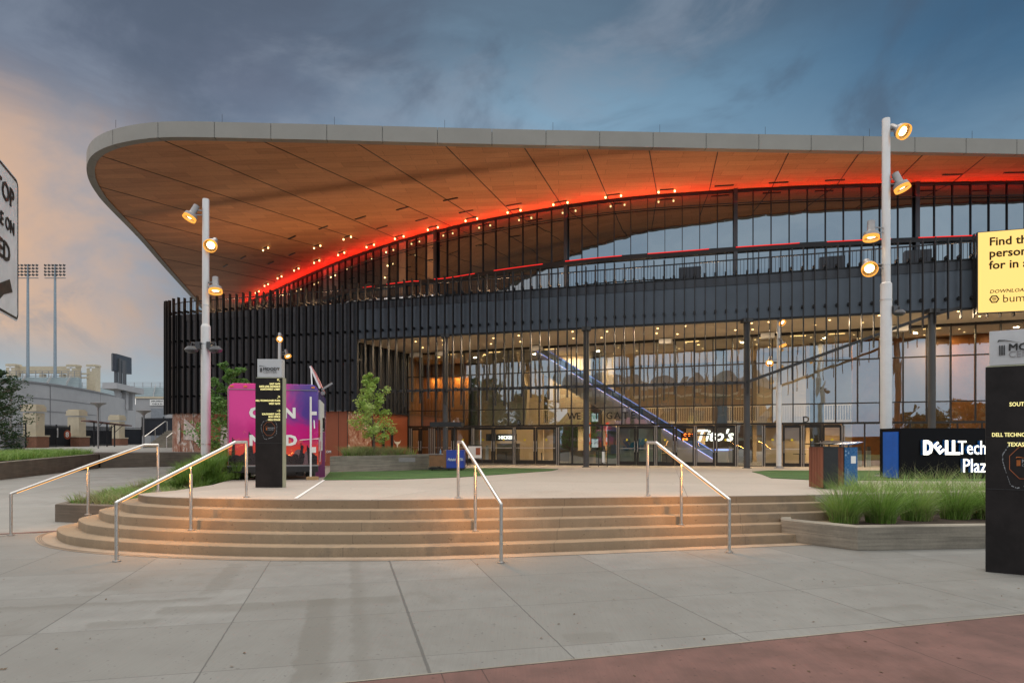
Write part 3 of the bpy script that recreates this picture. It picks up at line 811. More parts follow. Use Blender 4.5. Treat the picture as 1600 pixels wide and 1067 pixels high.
while s_ < SLEN:
    pa, oa, _ = screen_point(s_); pb, ob, _ = screen_point(min(SLEN, s_ + .62))
    a_, b_ = pa - oa * .55, pb - ob * .55
    mb.cur = 1 if pa.x < -21.0 else 0
    mb.add([(a_.x, a_.y, -.05), (b_.x, b_.y, -.05), (b_.x, b_.y, 3.5), (a_.x, a_.y, 3.5)], [(0, 1, 2, 3)])
    if int((s_ - s_turn) / .62) % 2 == 0:
        q = pa - oa * .545; js.bar((q.x, q.y, -.02), (q.x, q.y, 3.48), .025, .012, up=(oa.x, oa.y, 0))
    s_ += .62
base = part(mb, 'base_wall', [M['terracotta'], M['mural']])
part(js, 'panel_joint', M['mullion'], base)
pa, oa, _ = screen_point(s_turn + .9); A0 = pa - oa * .55; A1 = V((-7.55, Yg(-7.55) - .1)); 
dr = (A1 - A0).normalized(); nr = V((dr.y, -dr.x)); Lr = (A1 - A0).length
def rw(s_, off=0.0): p = A0 + dr * s_ + nr * off; return (p.x, p.y)
mb = MB(); mb.cur = 1; mb.sheet(rw(0), rw(2.6), -.05, 3.5); mb.cur = 0; mb.sheet(rw(2.6), rw(Lr), -.05, 3.5)
ret = part(mb, 'return_wall', [M['terracotta'], M['mural']])
mb = MB()
for k in range(int(Lr / .5)): mb.bar((*rw(.25 + k * .5, .06), 3.52), (*rw(.25 + k * .5, .06), ZS), .06, .14, up=(nr.x, nr.y, 0))
mb.sheet(rw(-.1, -.02), rw(Lr, -.02), 3.5, ZS)
part(mb, 'return_panel', M['panel_black'])
mb = MB(); mb.bar((*rw(-.05, .06), 3.5), (*rw(Lr, .06), 3.5), .2, .1); mb.bar((*rw(0, .01), 0), (*rw(0, .01), 3.5), .04, .04)
part(mb, 'base_cap', M['mullion'])
# doorway frame on the return wall
mb = MB()
for s0 in (2.75, 3.95, 5.0): mb.bar((*rw(s0, .08), -.02), (*rw(s0, .08), 2.45), .14, .14)
mb.bar((*rw(2.7, .08), 2.45), (*rw(5.05, .08), 2.45), .14, .14)
part(mb, 'door_frame', M['black_metal'], ret)
F = lambda s_, z, off=.03: frame((*rw(s_, off), z), (dr.x, dr.y, 0), (0, 0, 1))
mb = MB()                                       # steer-head emblem and shop lettering
em = [(0, -.30), (.05, -.28), (.08, -.10), (.12, .05), (.3, .1), (.40, .24), (.44, .22), (.34, .02), (.12, -.03), (.12, .10), (-.12, .10), (-.12, -.03), (-.34, .02), (-.44, .22), (-.40, .24), (-.3, .1), (-.12, .05), (-.08, -.10), (-.05, -.28)]
em = [(0, -.32), (.07, -.28), (.10, -.08), (.13, .02), (.28, .04), (.42, .2), (.36, .0), (.22, -.06), (.1, -.1)]
full = [(0, -.32), (.06, -.30), (.10, -.08), (.22, -.05), (.36, .02), (.46, .22), (.33, .12), (.14, .10), (-.14, .10), (-.33, .12), (-.46, .22), (-.36, .02), (-.22, -.05), (-.10, -.08), (-.06, -.30)]
mb.plate(full, F(5.75, 1.45), .01)
mb.text('TEAM SHOP', F(5.72, .86), .2, .01, 'CENTER', .03)
mb.text('ITS.COM', frame((*((lambda q: (q.x, q.y))(V((-11.75, Ys(-11.75) + .53)))), .86), TF, (0, 0, 1)), .22, .01, 'CENTER', .03)
part(mb, 'wall_lettering', M['text_white'], ret)
mb = MB()                                       # pale flag shapes printed on the rounded mural
def arcp(s_, off=.53):
    p, o, t = screen_point(s_); return p - o * off
s_r = s_turn + 12.6
fm = arcp(s_r); fo = screen_point(s_r)[1]; ft = screen_point(s_r)[2]
Fm = lambda ds, z, rot=0: (lambda p, o, t: frame((p.x - o.x * .52, p.y - o.y * .52, z), (-t.x, -t.y, 0), (0, 0, 1)) @ Matrix.Rotation(rot, 4, 'Z'))(*screen_point(s_r + ds))
mb.plate([(-.6, -.5), (.3, -.55), (.75, -1.1), (.72, -.5), (.4, .25), (-.55, .95)], Fm(.3, 2.2), .012)
mb.plate([(-.1, -1.1), (.14, -1.1), (.1, -.2), (-.2, .6), (-.28, .55), (-.05, -.2)], Fm(.1, 1.05), .012)
mb.plate([(-.2, -.8), (.12, -.6), (.14, .5), (-.1, .8)], Fm(1.5, 2.2), .012)
mb.plate([(-.3, -.9), (.55, -.4), (.3, .5), (-.2, .9)], Fm(-2.4, 1.9), .012)
mb.plate([(-.5, -.45), (.3, -.2), (.1, 0), (-.3, .3)], Fm(-1.2, .65), .012)
part(mb, 'printed_flag', mat('faded_print', (.66, .54, .48), .5, var=.35, scale=4), base)

# ---- columns
for xp in (696, 916, 1167, 1456, 1760):
    u = (xp - 800) / FPX; X = u * 38.1 / (1 + .3115 * u); Y = 38.1 - .3115 * X
    mb = MB(); mb.tube([(X, Y, -.05), (X, Y, ZS)], .165, 18); mb.box((X, Y, ZS - .1), (.5, .5, .2)); mb.lathe([(.24, 0), (.24, .03)], Matrix.Translation((X, Y, plaza_z(Y) + .004)))
    part(mb, 'column', M['column'], smooth=True)

# ---- lobby glass wall
GX0, GX1 = -7.5, 31.0
def gx_at(xp):
    u = (xp - 800) / FPX; return u * 45.2 / (1 + .40 * u)
zf = .06
mb = MB(); k = 0; X = GX0; pitch = 1.035
gxs = [GX0 + pitch * i for i in range(int((GX1 - GX0) / pitch) + 1)]
doors = [(gx_at(678), gx_at(871), 6, 'a'), (gx_at(965), gx_at(1150), 6, 'b'), (gx_at(1192), gx_at(1316), 4, 'c'), (gx_at(642), gx_at(672), 2, 'd')]
def in_door(X): return any(a_ - .02 < X < b_ + .02 for a_, b_, _, _ in doors)
rg = random.Random(11)
for x0, x1 in zip(gxs[:-1], gxs[1:]):
    for z0, z1 in ((2.62, 3.74), (3.74, 6.19), (6.19, ZS)):
        j = [rg.uniform(-.005, .005) for _ in range(4)]
        P_ = [(x0, z0), (x1, z0), (x1, z1), (x0, z1)]
        mb.add([(x, Yg(x) + jj, z) for (x, z), jj in zip(P_, j)], [(0, 1, 2, 3)])
edges = [GX0] + sorted([v for d in doors for v in d[:2]]) + [GX1]
for a_, b_ in zip(edges[0::2], edges[1::2]):
    n_ = max(1, int(round((b_ - a_) / pitch)))
    for i in range(n_):
        x0, x1 = a_ + (b_ - a_) * i / n_, a_ + (b_ - a_) * (i + 1) / n_
        mb.add([(x0, Yg(x0), zf), (x1, Yg(x1), zf), (x1, Yg(x1), 2.62), (x0, Yg(x0), 2.62)], [(0, 1, 2, 3)])
lob = part(mb, 'lobby_glass', M['glass_low'])
mb = MB()
for X in gxs: mb.bar((X, Yg(X) - .06, 2.6), (X, Yg(X) - .06, ZS), .06, .14, up=(NG.x, NG.y, 0))
for a_, b_ in zip(edges[0::2], edges[1::2]):
    n_ = max(1, int(round((b_ - a_) / pitch)))
    for i in range(n_ + 1):
        X = a_ + (b_ - a_) * i / n_; mb.bar((X, Yg(X) - .06, 0), (X, Yg(X) - .06, 2.6), .06, .14, up=(NG.x, NG.y, 0))
for z, h in ((2.62, .12), (3.74, .06), (6.19, .06), (ZS - .08, .14)): mb.bar((GX0, Yg(GX0) - .065, z), (GX1, Yg(GX1) - .065, z), .12, h)
for a_, b_ in zip(edges[0::2], edges[1::2]): mb.bar((a_, Yg(a_) - .065, .08), (b_, Yg(b_) - .065, .08), .12, .14)
part(mb, 'mullion', M['mullion'], lob)
for a_, b_, n_, key in doors:
    wl = (b_ - a_) / n_
    for i in range(n_):
        x0, x1 = a_ + wl * i + .02, a_ + wl * (i + 1) - .02; xc = (x0 + x1) / 2
        Ma = frame((x0, Yg(x0) - .02, zf), TG, (0, 0, 1)); wd = (x1 - x0) / TG.x
        mb = MB(); st = .12
        mb.box((st / 2, 1.25, 0), (st, 2.44, .09), Ma); mb.box((wd - st / 2, 1.25, 0), (st, 2.44, .09), Ma)
        mb.box((wd / 2, 2.40, 0), (wd - 2 * st, .17, .088), Ma); mb.box((wd / 2, .14, 0), (wd - 2 * st, .24, .088), Ma)
        dr_ = part(mb, 'door', M['mullion'])
        gl = MB(); gl.add([(st, .26, 0), (wd - st, .26, 0), (wd - st, 2.32, 0), (st, 2.32, 0)], [(0, 1, 2, 3)], Ma); part(gl, 'door_glass', M['door_glass'], dr_, fix=False)
        hm = MB(); hx = wd - .07 if i % 2 == 0 else .07
        hm.tube([Ma @ V((hx, .85, .10)), Ma @ V((hx, 1.55, .10))], .018, 8)
        for hz in (.95, 1.45): hm.tube([Ma @ V((hx, hz, .04)), Ma @ V((hx, hz, .10))], .012, 6)
        hm.box((wd / 2, 1.08, .02), (wd - 2 * st, .05, .03), Ma)
        part(hm, 'door_handle', M['steel'], dr_, smooth=True)
        if key in 'abc':
            sm = MB(); sm.lathe([(0, 0), (.075, 0), (.075, .006)], Ma @ Matrix.Translation((wd / 2, 1.62, .012)), 14)
            part(sm, 'door_sticker', M['yellow'] if 'yellow' in M else M.setdefault('yellow', mat('yellow_vinyl', (.55, .48, .03), .5)), dr_)
    for i in range(0, n_ + 1, 2):
        mb = MB(); X = a_ + wl * i; o = V((X, Yg(X) - .12, 0))
        for dd in (-.06, .06): mb.bar(o + TG * dd, o + TG * dd + V((0, 0, 2.5)), .05, .08, up=NG)
        part(mb, 'door_post', M['lamp_body'])
# letters on the glass
def gtext(body, xp, z, size, bold=.02):
    mb = MB(); X = gx_at(xp); mb.text(body, frame((X, Yg(X) - .16, z), TG, (0, 0, 1)), size, .02, 'LEFT', bold); part(mb, 'gate_letter', M['text_black'], lob)
gw = lambda xp: gx_at(xp)
for ch, xp in zip('WEST', (886, 900, 914, 927)): gtext(ch, xp, 3.02, .62)
for ch, xp in zip('GATE', (946, 959, 971.5, 984.5)): gtext(ch, xp, 3.02, .62)
gtext('B', 808, 2.68, .50); gtext('C', 1014.5, 2.68, .50); gtext('D', 1252, 2.68, .5)

# ---- lobby interior
def Yi(X, d): return Yg(X) + d / TG.x
mb = MB(); mb.prism([(GX0, Yi(GX0, -.0) + .01), (34, Yg(34) + .01), (34, Yi(34, 18)), (GX0, Yi(GX0, 18))], -.04, zf)
part(mb, 'lobby_floor', M['floor_in'])
mb = MB(); mb.prism([(GX0 - .2, Yg(GX0) + .9), (34, Yg(34) + .9), (34, Yi(34, 18)), (GX0 - .2, Yi(GX0, 18))], ZS + .02, ZS + .32)
part(mb, 'lobby_ceiling', M['beige'])
mb = MB()
def iwall(xa, xb, d, z0, z1, c):
    mb.cur = c; mb.bar((xa, Yi(xa, d), (z0 + z1) / 2), (xb, Yi(xb, d), (z0 + z1) / 2), .2, z1 - z0)
iwall(-7.5, -2.6, 7.0, zf, ZS, 1); iwall(-2.6, 2.6, 10.0, zf, ZS, 0); iwall(2.6, 34, 14.0, 3.0, ZS, 4); iwall(2.6, 34, 12.0, zf, 2.7, 0); iwall(9.5, 13, 9, zf, 2.7, 2); iwall(3.2, 5, 7, zf, 2.7, 2); iwall(-1.2, .6, 8, zf, 1.4, 2); iwall(14, 17, 8, zf, 2.7, 2)
iwall(2.7, 7.4, 5.2, 2.9, ZS, 0)
iwall(21.0, 23.6, 4.0, zf, ZS, 3); iwall(26.2, 28, 4.6, zf, ZS, 3); iwall(24, 34, 5.5, zf, ZS, 1); iwall(17.6, 20.6, 9, zf, ZS, 0)
mb.cur = 0
part(mb, 'inner_wall', [M['beige'], M['brown_wall'], M['dark_interior'], M['orange_wall'], mat('umber_wall', (.15, .115, .085), .7, 0, .15, .8)])
mb = MB()                                       # end wall and the dark rear
mb.bar((34, Yi(34, 0), 4), (34, Yi(34, 18), 4), .2, 7.8); mb.bar((GX0 - .1, Yi(GX0, .3), 4), (GX0 - .1, Yi(GX0, 18), 4), .2, 7.8)
part(mb, 'end_wall', M['brown_wall'])
# folded beige wall slab leaning beside the brown wall
mb = MB()
pq = [(gx_at(760), 2.6), (gx_at(752), ZS), (gx_at(806), ZS), (gx_at(826), 5.2), (gx_at(822), 2.6)]
q = [V((x, Yi(x, 3.2), z)) for x, z in pq]; nq = [p + NG * .5 for p in q]
mb.add(q + nq, [(0, 1, 2, 3, 4), (9, 8, 7, 6, 5)] + [(i, (i + 1) % 5, (i + 1) % 5 + 5, i + 5) for i in range(5)])
part(mb, 'leaning_wall', M['beige'])
# first-floor gallery
mb = MB(); XA, XB = 2.0, 30.0
mb.prism([(XA, Yi(XA, 8)), (XB, Yi(XB, 8)), (XB, Yi(XB, 13.8)), (XA, Yi(XA, 13.8))], 2.74, 3.05)
gal = part(mb, 'gallery', M['beige'])
mb = MB(); nb = 190
for k in range(nb):
    X = XA + (XB - XA) * k / nb; mb.bar((X, Yi(X, 8.05), 3.05), (X, Yi(X, 8.05), 4.05), .03, .03)
mb.bar((XA, Yi(XA, 8.05), 4.05), (XB, Yi(XB, 8.05), 4.05), .06, .06)
part(mb, 'gallery_railing', M['soffit_beige'], gal)
mb = MB()
for k in range(16):
    X = 3 + k * 1.7
    mb.lathe([(0, 0), (.09, 0), (.09, .03)], Matrix.Translation((X, Yi(X, 9 + (k % 3)), 2.70)), 10)
    if k % 3 == 0: mb.lathe([(0, 0), (.08, 0), (.08, .03)], Matrix.Translation((X - 1, Yi(X - 1, 3 + 3 * (k % 2)), ZS - .03)), 10)
for X in (-5.5, -3.7, -2): mb.lathe([(0, 0), (.1, 0), (.1, .03)], Matrix.Translation((X, Yi(X, 2.5), ZS - .03)), 10)
part(mb, 'lobby_downlight', M['downlight'])
mb = MB()                                       # cove light along the head of the glass
for xp in (700, 772, 862, 1090, 1210, 1262, 1325, 1480):
    X = gx_at(xp); mb.bar((X - .4, Yi(X - .4, 1.2), ZS - .05), (X + .4, Yi(X + .4, 1.2), ZS - .05), .06, .02)
part(mb, 'cove_light', M['downlight'])
# escalator with blue edge lights
E0 = V((gx_at(1135), 0, .15)); E0.y = Yi(E0.x, 2.2); E1 = V((gx_at(815), 0, 8.4)); E1.y = Yi(E1.x, 2.2)
mb = MB(); UPV = NG
mb.bar(E0 + NG * .55 - V((0, 0, .45)), E1 + NG * .55 - V((0, 0, .45)), .75, 1.1)
esc = part(mb, 'escalator', M['soffit_beige'])
mb = MB()
for dz, off in ((.28, 0), (.75, 0), (.42, 1.1)):
    mb.bar(E0 + NG * off + V((0, 0, dz)), E1 + NG * off + V((0, 0, dz)), .04, .045)
part(mb, 'escalator_light', M['led_blue'], esc)
mb = MB()
for off in (-.01, 1.1): mb.bar(E0 + NG * off + V((0, 0, .52)), E1 + NG * off + V((0, 0, .52)), .03, .40)
part(mb, 'escalator_side', mat('blue_tinted_balustrade', (.25, .36, .6), .15), esc)
mb = MB()
for xp, d in ((735, 4), (945, 4), (1180, 6), (1345, 5)):
    X = gx_at(xp); mb.tube([(X, Yi(X, d), zf), (X, Yi(X, d), ZS)], .42, 16)
part(mb, 'lobby_column', M['dark_interior'], smooth=True)
# uplights on the brown wall
for X in (-6.5, -5.6, -4.5, -3.5):
    area('wall_downlight', arena, (X, Yi(X, 6.55), 6.75), (0, .28, -1), .2, .08, 62, (1, .42, .08), TG)
for X in (-4, 0, 4, 8, 12, 16, 20, 25, 29):
    area('ceiling_lamp', arena, (X, Yi(X, 4), ZS - .06), (0, 0, -1), .4, .4, 290, (1, .72, .40), TG)
for X in (5, 10, 15, 20, 26):
    area('gallery_lamp', arena, (X, Yi(X, 10), 2.66), (0, 0, -1), .4, .4, 170, (1, .70, .40), TG)
    area('gallery_lamp', arena, (X, Yi(X, 11), ZS - .06), (0, 0, -1), .4, .4, 200, (1, .70, .38), TG)
for X in (-5.5, -1, 3.5, 8, 12.5, 17, 21.5, 26):
    area('soffit_lamp', arena, (X, (Ys(X) + Yg(X)) / 2, ZS - .03), (0, 0, -1), .2, .2, 230, (1, .74, .46), TG)

# ---- things standing in the lobby
def glow_sign(name, body, xp, z, size, d, label, m, shear=0, bold=.03, back=None):
    X = gx_at(xp); t = thing(name, label, 'sign', (X, Yi(X, d), z))
    mb = MB(); mb.text(body, frame((X, Yi(X, d) - .06, z), TG, (0, 0, 1)), size, .05, 'CENTER', bold, shear=shear); mb.build('lettering', m, t)
    mb = MB(); mb.bar((X - size * len(body) * .3, Yi(X, d) + .03, z + size * .36), (X + size * len(body) * .3, Yi(X, d) + .03, z + size * .36), .06, size * 1.5 if back else .08)
    mb.build('backing', back or M['black'], t)
    return t
glow_sign('illuminated_sign', 'BIG CHICKEN', 783, 1.74, .33, 1.4, 'white lit BIG CHICKEN sign over the counter behind the left doors', M['letter_white'], back=M['dark_interior'])
glow_sign('illuminated_sign', "Tito's", 1127, 1.62, 1.0, 1.5, "white lit script Tito's sign behind the right end of the middle doors", M['letter_white'], shear=.3)
X = gx_at(1088); t = thing('neon_sign', 'small orange neon sign of round lights over the lobby counter', 'sign', (X, Yi(X, 1.6), 1.9))
mb = MB()
for k in range(3): mb.lathe([(0, 0), (.09, 0), (.09, .04)], frame((X - .25 + k * .25, Yi(X, 1.6) - .1, 2.0), TG, (0, 0, 1)), 12)
for k in range(2): mb.lathe([(0, 0), (.08, 0), (.08, .04)], frame((X - .35 + k * .18, Yi(X, 1.6) - .1, 1.72), TG, (0, 0, 1)), 12)
mb.build('neon_light', emit('orange_neon', (1, .18, .03), 5), t)
mb = MB(); mb.bar((X - .5, Yi(X, 1.6), 1.88), (X + .5, Yi(X, 1.6), 1.88), .05, .5); mb.build('backing', M['black'], t)
X = gx_at(996); t = thing('window_graphic', 'blue Self lettering on the lobby wall behind the middle doors', 'sign', (X, Yi(X, 2), 1))
mb = MB(); mb.text('Self', frame((X, Yi(X, 1.2), 1.05), TG, (0, 0, 1)), 1.0, .02, 'CENTER', .05); mb.build('lettering', mat('teal_vinyl', (.03, .2, .33), .5), t)
mb = MB(); mb.bar((X - 1.6, Yi(X - 1.6, 1.35), 1.3), (X + 1.7, Yi(X + 1.7, 1.35), 1.3), .1, 2.5); mb.build('partition', mat('sage_partition', (.42, .45, .38), .6), t)
for i, (xp, lab) in enumerate(((926, 'orange lit vertical banner beside the column, left of two'), (955.5, 'orange lit vertical banner right of the lobby column'))):
    X = gx_at(xp); t = thing('hanging_banner', lab, 'banner', (X, Yi(X, 1.8), 1.3), 'orange banners in the lobby')
    mb = MB(); Mf = frame((X, Yi(X, 1.8), 1.35), TG, (0, 0, 1)); mb.box((0, .75, 0), (.2, 1.5, .05), Mf); mb.build('panel', emit('orange_banner', (1, .16, .03), 1.0), t)
    mb = MB(); mb.box((0, .35, .03), (.12, .3, .02), Mf); mb.box((.02, 1.0, .03), (.1, .5, .02), Mf); mb.build('print', emit('white_banner_print', (1, .95, .9), .9), t)
for xp, z, lab in ((940.5, 3.25, 'upper pale screen on the dark lobby column'), (940.5, 1.45, 'lower pale screen on the dark lobby column')):
    X = gx_at(xp); t = thing('video_screen', lab, 'screen', (X, Yi(X, 3.3), z), 'screens on the lobby column')
    Mf = frame((X, Yi(X, 3.3), z), TG, (0, 0, 1)); mb = MB(); mb.box((0, 0, 0), (.5, .62, .06), Mf); mb.build('bezel', M['black'], t)
    mm, nt, N, L = nodes('screen_picture'); N.remove(N['Principled BSDF']); e = N.new('ShaderNodeEmission')
    n_ = noise(nt, geo(nt).outputs['Position'], 5, 3); L.new(mixc(nt, smooth(nt, n_, .45, .55), (.25, .45, .48), (.8, .9, .9)), e.inputs[0]); e.inputs[1].default_value = .9; L.new(e.outputs[0], N['Material Output'].inputs[0])
    mb = MB(); mb.add([(-.23, -.29, .034), (.23, -.29, .034), (.23, .29, .034), (-.23, .29, .034)], [(0, 1, 2, 3)], Mf); mb.build('display', mm, t)
sp_ = [(760, 'beside the left pair of doors'), (947, 'right of the round column at the middle bay'), (1150, 'just right of the middle doors'), (1178, 'left of the right hand doors'), (1358, 'between bins and plaza sign, left of two'), (1373, 'between bins and plaza sign, right of two')]
for xp, lab in sp_:
    X = gx_at(xp); y = Yi(X, 1.0); t = thing('ticket_scanner', 'grey ticket scanner pedestal inside ' + lab, 'ticket scanner', (X, y, zf), 'ticket scanners in the lobby')
    mb = MB(); mb.box((X, y, zf + .5), (.22, .16, 1.0)); mb.box((X, y, zf + .02), (.4, .3, .04)); mb.build('pedestal', M['white'], t)
    mb = MB(); mb.box((X, y - .02, zf + 1.12), (.16, .12, .22)); mb.build('scanner_head', M['lamp_body'], t)
for xp, d, lab in ((905, 1.6, 'beside the round column'), (925, 1.8, 'right of the round column')):
    X = gx_at(xp); t = thing('cardboard_display', 'plain brown printed box counter in the lobby ' + lab, 'counter', (X, Yi(X, d), zf), 'brown counters in the lobby')
    mb = MB(); mb.box((X, Yi(X, d), zf + .42), (.85, .6, .84), rz=math.atan(-.4)); mb.build('body', mat('kraft_board', (.5, .36, .2), .8), t)
    mb = MB(); mb.box((X, Yi(X, d), zf + .87), (.95, .7, .05), rz=math.atan(-.4)); mb.build('counter_top', M['brown_wall'], t)
X = gx_at(1146); t = thing('information_desk', 'pale desk with a blue lit edge inside the lobby beside the round column', 'desk', (X, Yi(X, 1.6), zf))
mb = MB(); mb.box((X, Yi(X, 1.8), zf + .48), (.95, .6, .96), rz=math.atan(-.4)); mb.build('front', M['white'], t)
mb = MB(); mb.box((X, Yi(X, 1.8), zf + 1.0), (1.0, .66, .06), rz=math.atan(-.4)); mb.build('lit_edge', M['led_blue'], t)
# counter stools and tables seen through the left doors
for k, xp in enumerate((700, 728, 790, 850, 1022, 1062, 1098, 1230, 1290)):
    X = gx_at(xp); y = Yi(X, 3.2); t = thing('lobby_table', ['small round table inside the glass', 'small dark table inside the glass'][k % 2] + (' left of the middle column' if xp < 916 else ' right of the middle column') + f', {["first","second","third","fourth","fifth","sixth","seventh","eighth","ninth"][k]} from the left', 'table', (X, y, zf), 'small tables in the lobby')
    mb = MB(); mb.lathe([(0, .72), (.38, .72), (.38, .76), (0, .76)], Matrix.Translation((X, y, zf)), 16); mb.build('tabletop', M['beige'] if k % 2 else M['black'], t)
    mb = MB(); mb.tube([(X, y, zf), (X, y, zf + .72)], .04, 8); mb.lathe([(.25, 0), (.25, .02), (.05, .05)], Matrix.Translation((X, y, zf))); mb.build('pedestal', M['black'], t)
# ================================================================ handrails
def handrail(label, B, T, Mid, hb, ht, energy):
    B, T, Mid = V(B), V(T), V(Mid)
    t = thing('handrail', label, 'handrail', B, 'steel handrails on the entrance steps')
    d = V((T.x - B.x, T.y - B.y, 0)); L_ = d.length; d.normalize()
    Bt = B + V((0, 0, hb)); Tt = T + V((0, 0, ht)); K = Tt - d * .24
    pr = .024
    mb = MB(); mb.tube([Bt - V((0, 0, .0)), K], pr, 12); mb.tube([K, Tt], pr, 12)
    for p in (Bt, K, Tt): mb.lathe([(0, -pr), (pr * .7, -pr * .7), (pr, 0), (pr * .7, pr * .7), (0, pr)], Matrix.Translation(p), 12)
    mb.build('rail', M['steel'], t, smooth=True)
    for p, q in ((B, Bt), (T, Tt)):
        mb = MB(); mb.tube([p - V((0, 0, .03)), q], pr, 12); mb.lathe([(.055, 0), (.055, .012), (.03, .016)], Matrix.Translation(p + V((0, 0, .004))), 14); mb.build('post', M['steel'], t, smooth=True)
    f = V((Mid.x - B.x, Mid.y - B.y, 0)).dot(d) / (L_ - .24)
    m0 = V((B.x + d.x * (L_ - .24) * f, B.y + d.y * (L_ - .24) * f, Mid.z)); mt = Bt.lerp(K, f)
    mb = MB(); mb.tube([m0, m0 + V((0, 0, (mt.z - m0.z) * .86))], pr, 12); mb.tube([m0 + V((0, 0, (mt.z - m0.z) * .86)), mt], .011, 8)
    mb.lathe([(.055, 0), (.055, .012), (.03, .016)], Matrix.Translation(m0 + V((0, 0, .003))), 14); mb.build('post', M['steel'], t, smooth=True)
    mb = MB(); dn = V((0, 0, -.026)); mb.bar(Bt.lerp(K, .04) + dn, Bt.lerp(K, .97) + dn, .022, .010)
    mb.build('light_strip', M['led_warm'], t)
    sl = (K - Bt).normalized(); side = sl.cross(V((0, 0, 1))).normalized(); nd = side.cross(sl)
    if nd.z > 0: nd = -nd
    area('rail_light', t, Bt.lerp(K, .5) + nd * .036, nd, (K - Bt).length * .94, .03, energy * .80, (1, .40, .075), sl)
    return t
handrail('leftmost steel handrail at the curved end of the steps, lit from below', on(17, 836.3), onp(247, 767.5), on(140, 806, .28), .72, .90, 14)
handrail('steel handrail on the steps in front of the pink van', on(182, 877), onp(385, 777), on(297, 828, .28), .80, .92, 26)
handrail('steel handrail at the middle of the steps in front of the left doors', on(783, 879), onp(716, 778), on(744, 829, .28), .79, .92, 26)
handrail('rightmost steel handrail near the grass planter', on(1139.5, 863), onp(1012, 774.5), on(1066, 820, .28), .78, .92, 26)

# ================================================================ planters and planting
def blades(mb, c, n, h, spread, lean, w=.006, rnd=random, seg=3, zf=0.0):
    for _ in range(n):
        a = rnd.uniform(0, 6.283); r = spread * math.sqrt(rnd.random())
        p = V((c[0] + r * math.cos(a), c[1] + r * math.sin(a), c[2]))
        hh = h * rnd.uniform(.55, 1.12); a2 = a + rnd.uniform(-.9, .9); le = lean * rnd.uniform(.15, 1.3) * hh
        dx, dy = math.cos(a2) * le, math.sin(a2) * le; sx_, sy_ = -math.sin(a2), math.cos(a2); ph = rnd.uniform(0, 3.14)
        sx_, sy_ = math.cos(ph), math.sin(ph)
        vs = []
        for k in range(seg + 1):
            f = k / seg; ww = w * (1 - f) + .0006; q = p + V((dx * f * f, dy * f * f, hh * f * (1 - .22 * f * lean)))
            if k < seg: vs += [q + V((sx_ * ww, sy_ * ww, 0)), q - V((sx_ * ww, sy_ * ww, 0))]
            else: vs.append(q)
        fs = [(2 * k, 2 * k + 1, 2 * k + 3, 2 * k + 2) for k in range(seg - 1)] + [(2 * seg - 2, 2 * seg - 1, 2 * seg)]
        mb.add(vs, fs)
def walls(poly, th, z0, z1, cap=True):           # hollow planter walls around a plan polygon
    mb = MB(); n = len(poly); P_ = [V((p[0], p[1])) for p in poly]
    ar = sum(P_[i].x * P_[(i + 1) % n].y - P_[(i + 1) % n].x * P_[i].y for i in range(n))
    if ar < 0: P_ = P_[::-1]
    inn = []
    for i in range(n):
        a, b_, c = P_[i - 1], P_[i], P_[(i + 1) % n]
        d1_, d2_ = (b_ - a).normalized(), (c - b_).normalized()
        n1, n2 = V((-d1_.y, d1_.x)), V((-d2_.y, d2_.x)); m_ = (n1 + n2); m_ = m_ / max(.3, m_.dot(n1)); inn.append(b_ + m_ * th)
    f1 = z1 if callable(z1) else (lambda x, y: z1)
    ch = .018
    o0 = [(p.x, p.y, z0) for p in P_]; o1 = [(p.x, p.y, f1(p.x, p.y) - ch) for p in P_]
    o2 = [(p.x + (q.x - p.x) * ch / th, p.y + (q.y - p.y) * ch / th, f1(p.x, p.y)) for p, q in zip(P_, inn)]
    i1 = [(p.x, p.y, f1(p.x, p.y)) for p in inn]; i0 = [(p.x, p.y, z0) for p in inn]
    mb.add(o0 + o1 + o2 + i1 + i0, [(r * n + i, r * n + (i + 1) % n, (r + 1) * n + (i + 1) % n, (r + 1) * n + i) for r in range(4) for i in range(n)])
    return mb, inn
rb = random.Random(21)
# right planter
pc = on(1340, 860); pr_ = on(1540, 856.5); pdir = (pr_ - pc).normalized()
pl = on(1220, 812, .36); poly = [(pl.x + .06, pl.y + .12), (pc.x, pc.y), (pc.x + pdir.x * 6.4, pc.y + pdir.y * 6.4), (pc.x + pdir.x * 6.4 - .1, pc.y + 2.6), (pl.x + .55, pl.y + 1.55)]
t = thing('concrete_planter', 'board marked concrete planter of tall grass at the right end of the steps', 'planter', (pc.x, pc.y, 0))
mb, inn = walls(poly, .16, -.05, .36); mb.build('wall', M['planter'], t)
mb = MB(); mb.prism([(p.x, p.y) for p in inn], 0, .27); mb.build('soil', M['soil'], t)
spots = [(1318, 812, 1.0), (1376, 812, 1.05), (1432, 808, 1.0), (1492, 806, 1.0), (1545, 806, .95), (1352, 795, 1.0), (1408, 792, .98), (1464, 790, 1.0), (1522, 790, 1.0), (1325, 789, .8), (1600, 804, .9)]
names = ['leftmost front tuft by the planter corner', 'second front tuft from the planter corner', 'third front tuft from the planter corner', 'fourth front tuft from the planter corner', 'front tuft beside the dark directory sign', 'back tuft in front of the recycling bins', 'back tuft in front of the blue end of the plaza sign', 'back tuft in front of the large white lettering', 'back tuft nearest the dark directory sign', 'smallest tuft, at the top of the steps by the bins', 'tuft partly behind the dark directory sign']
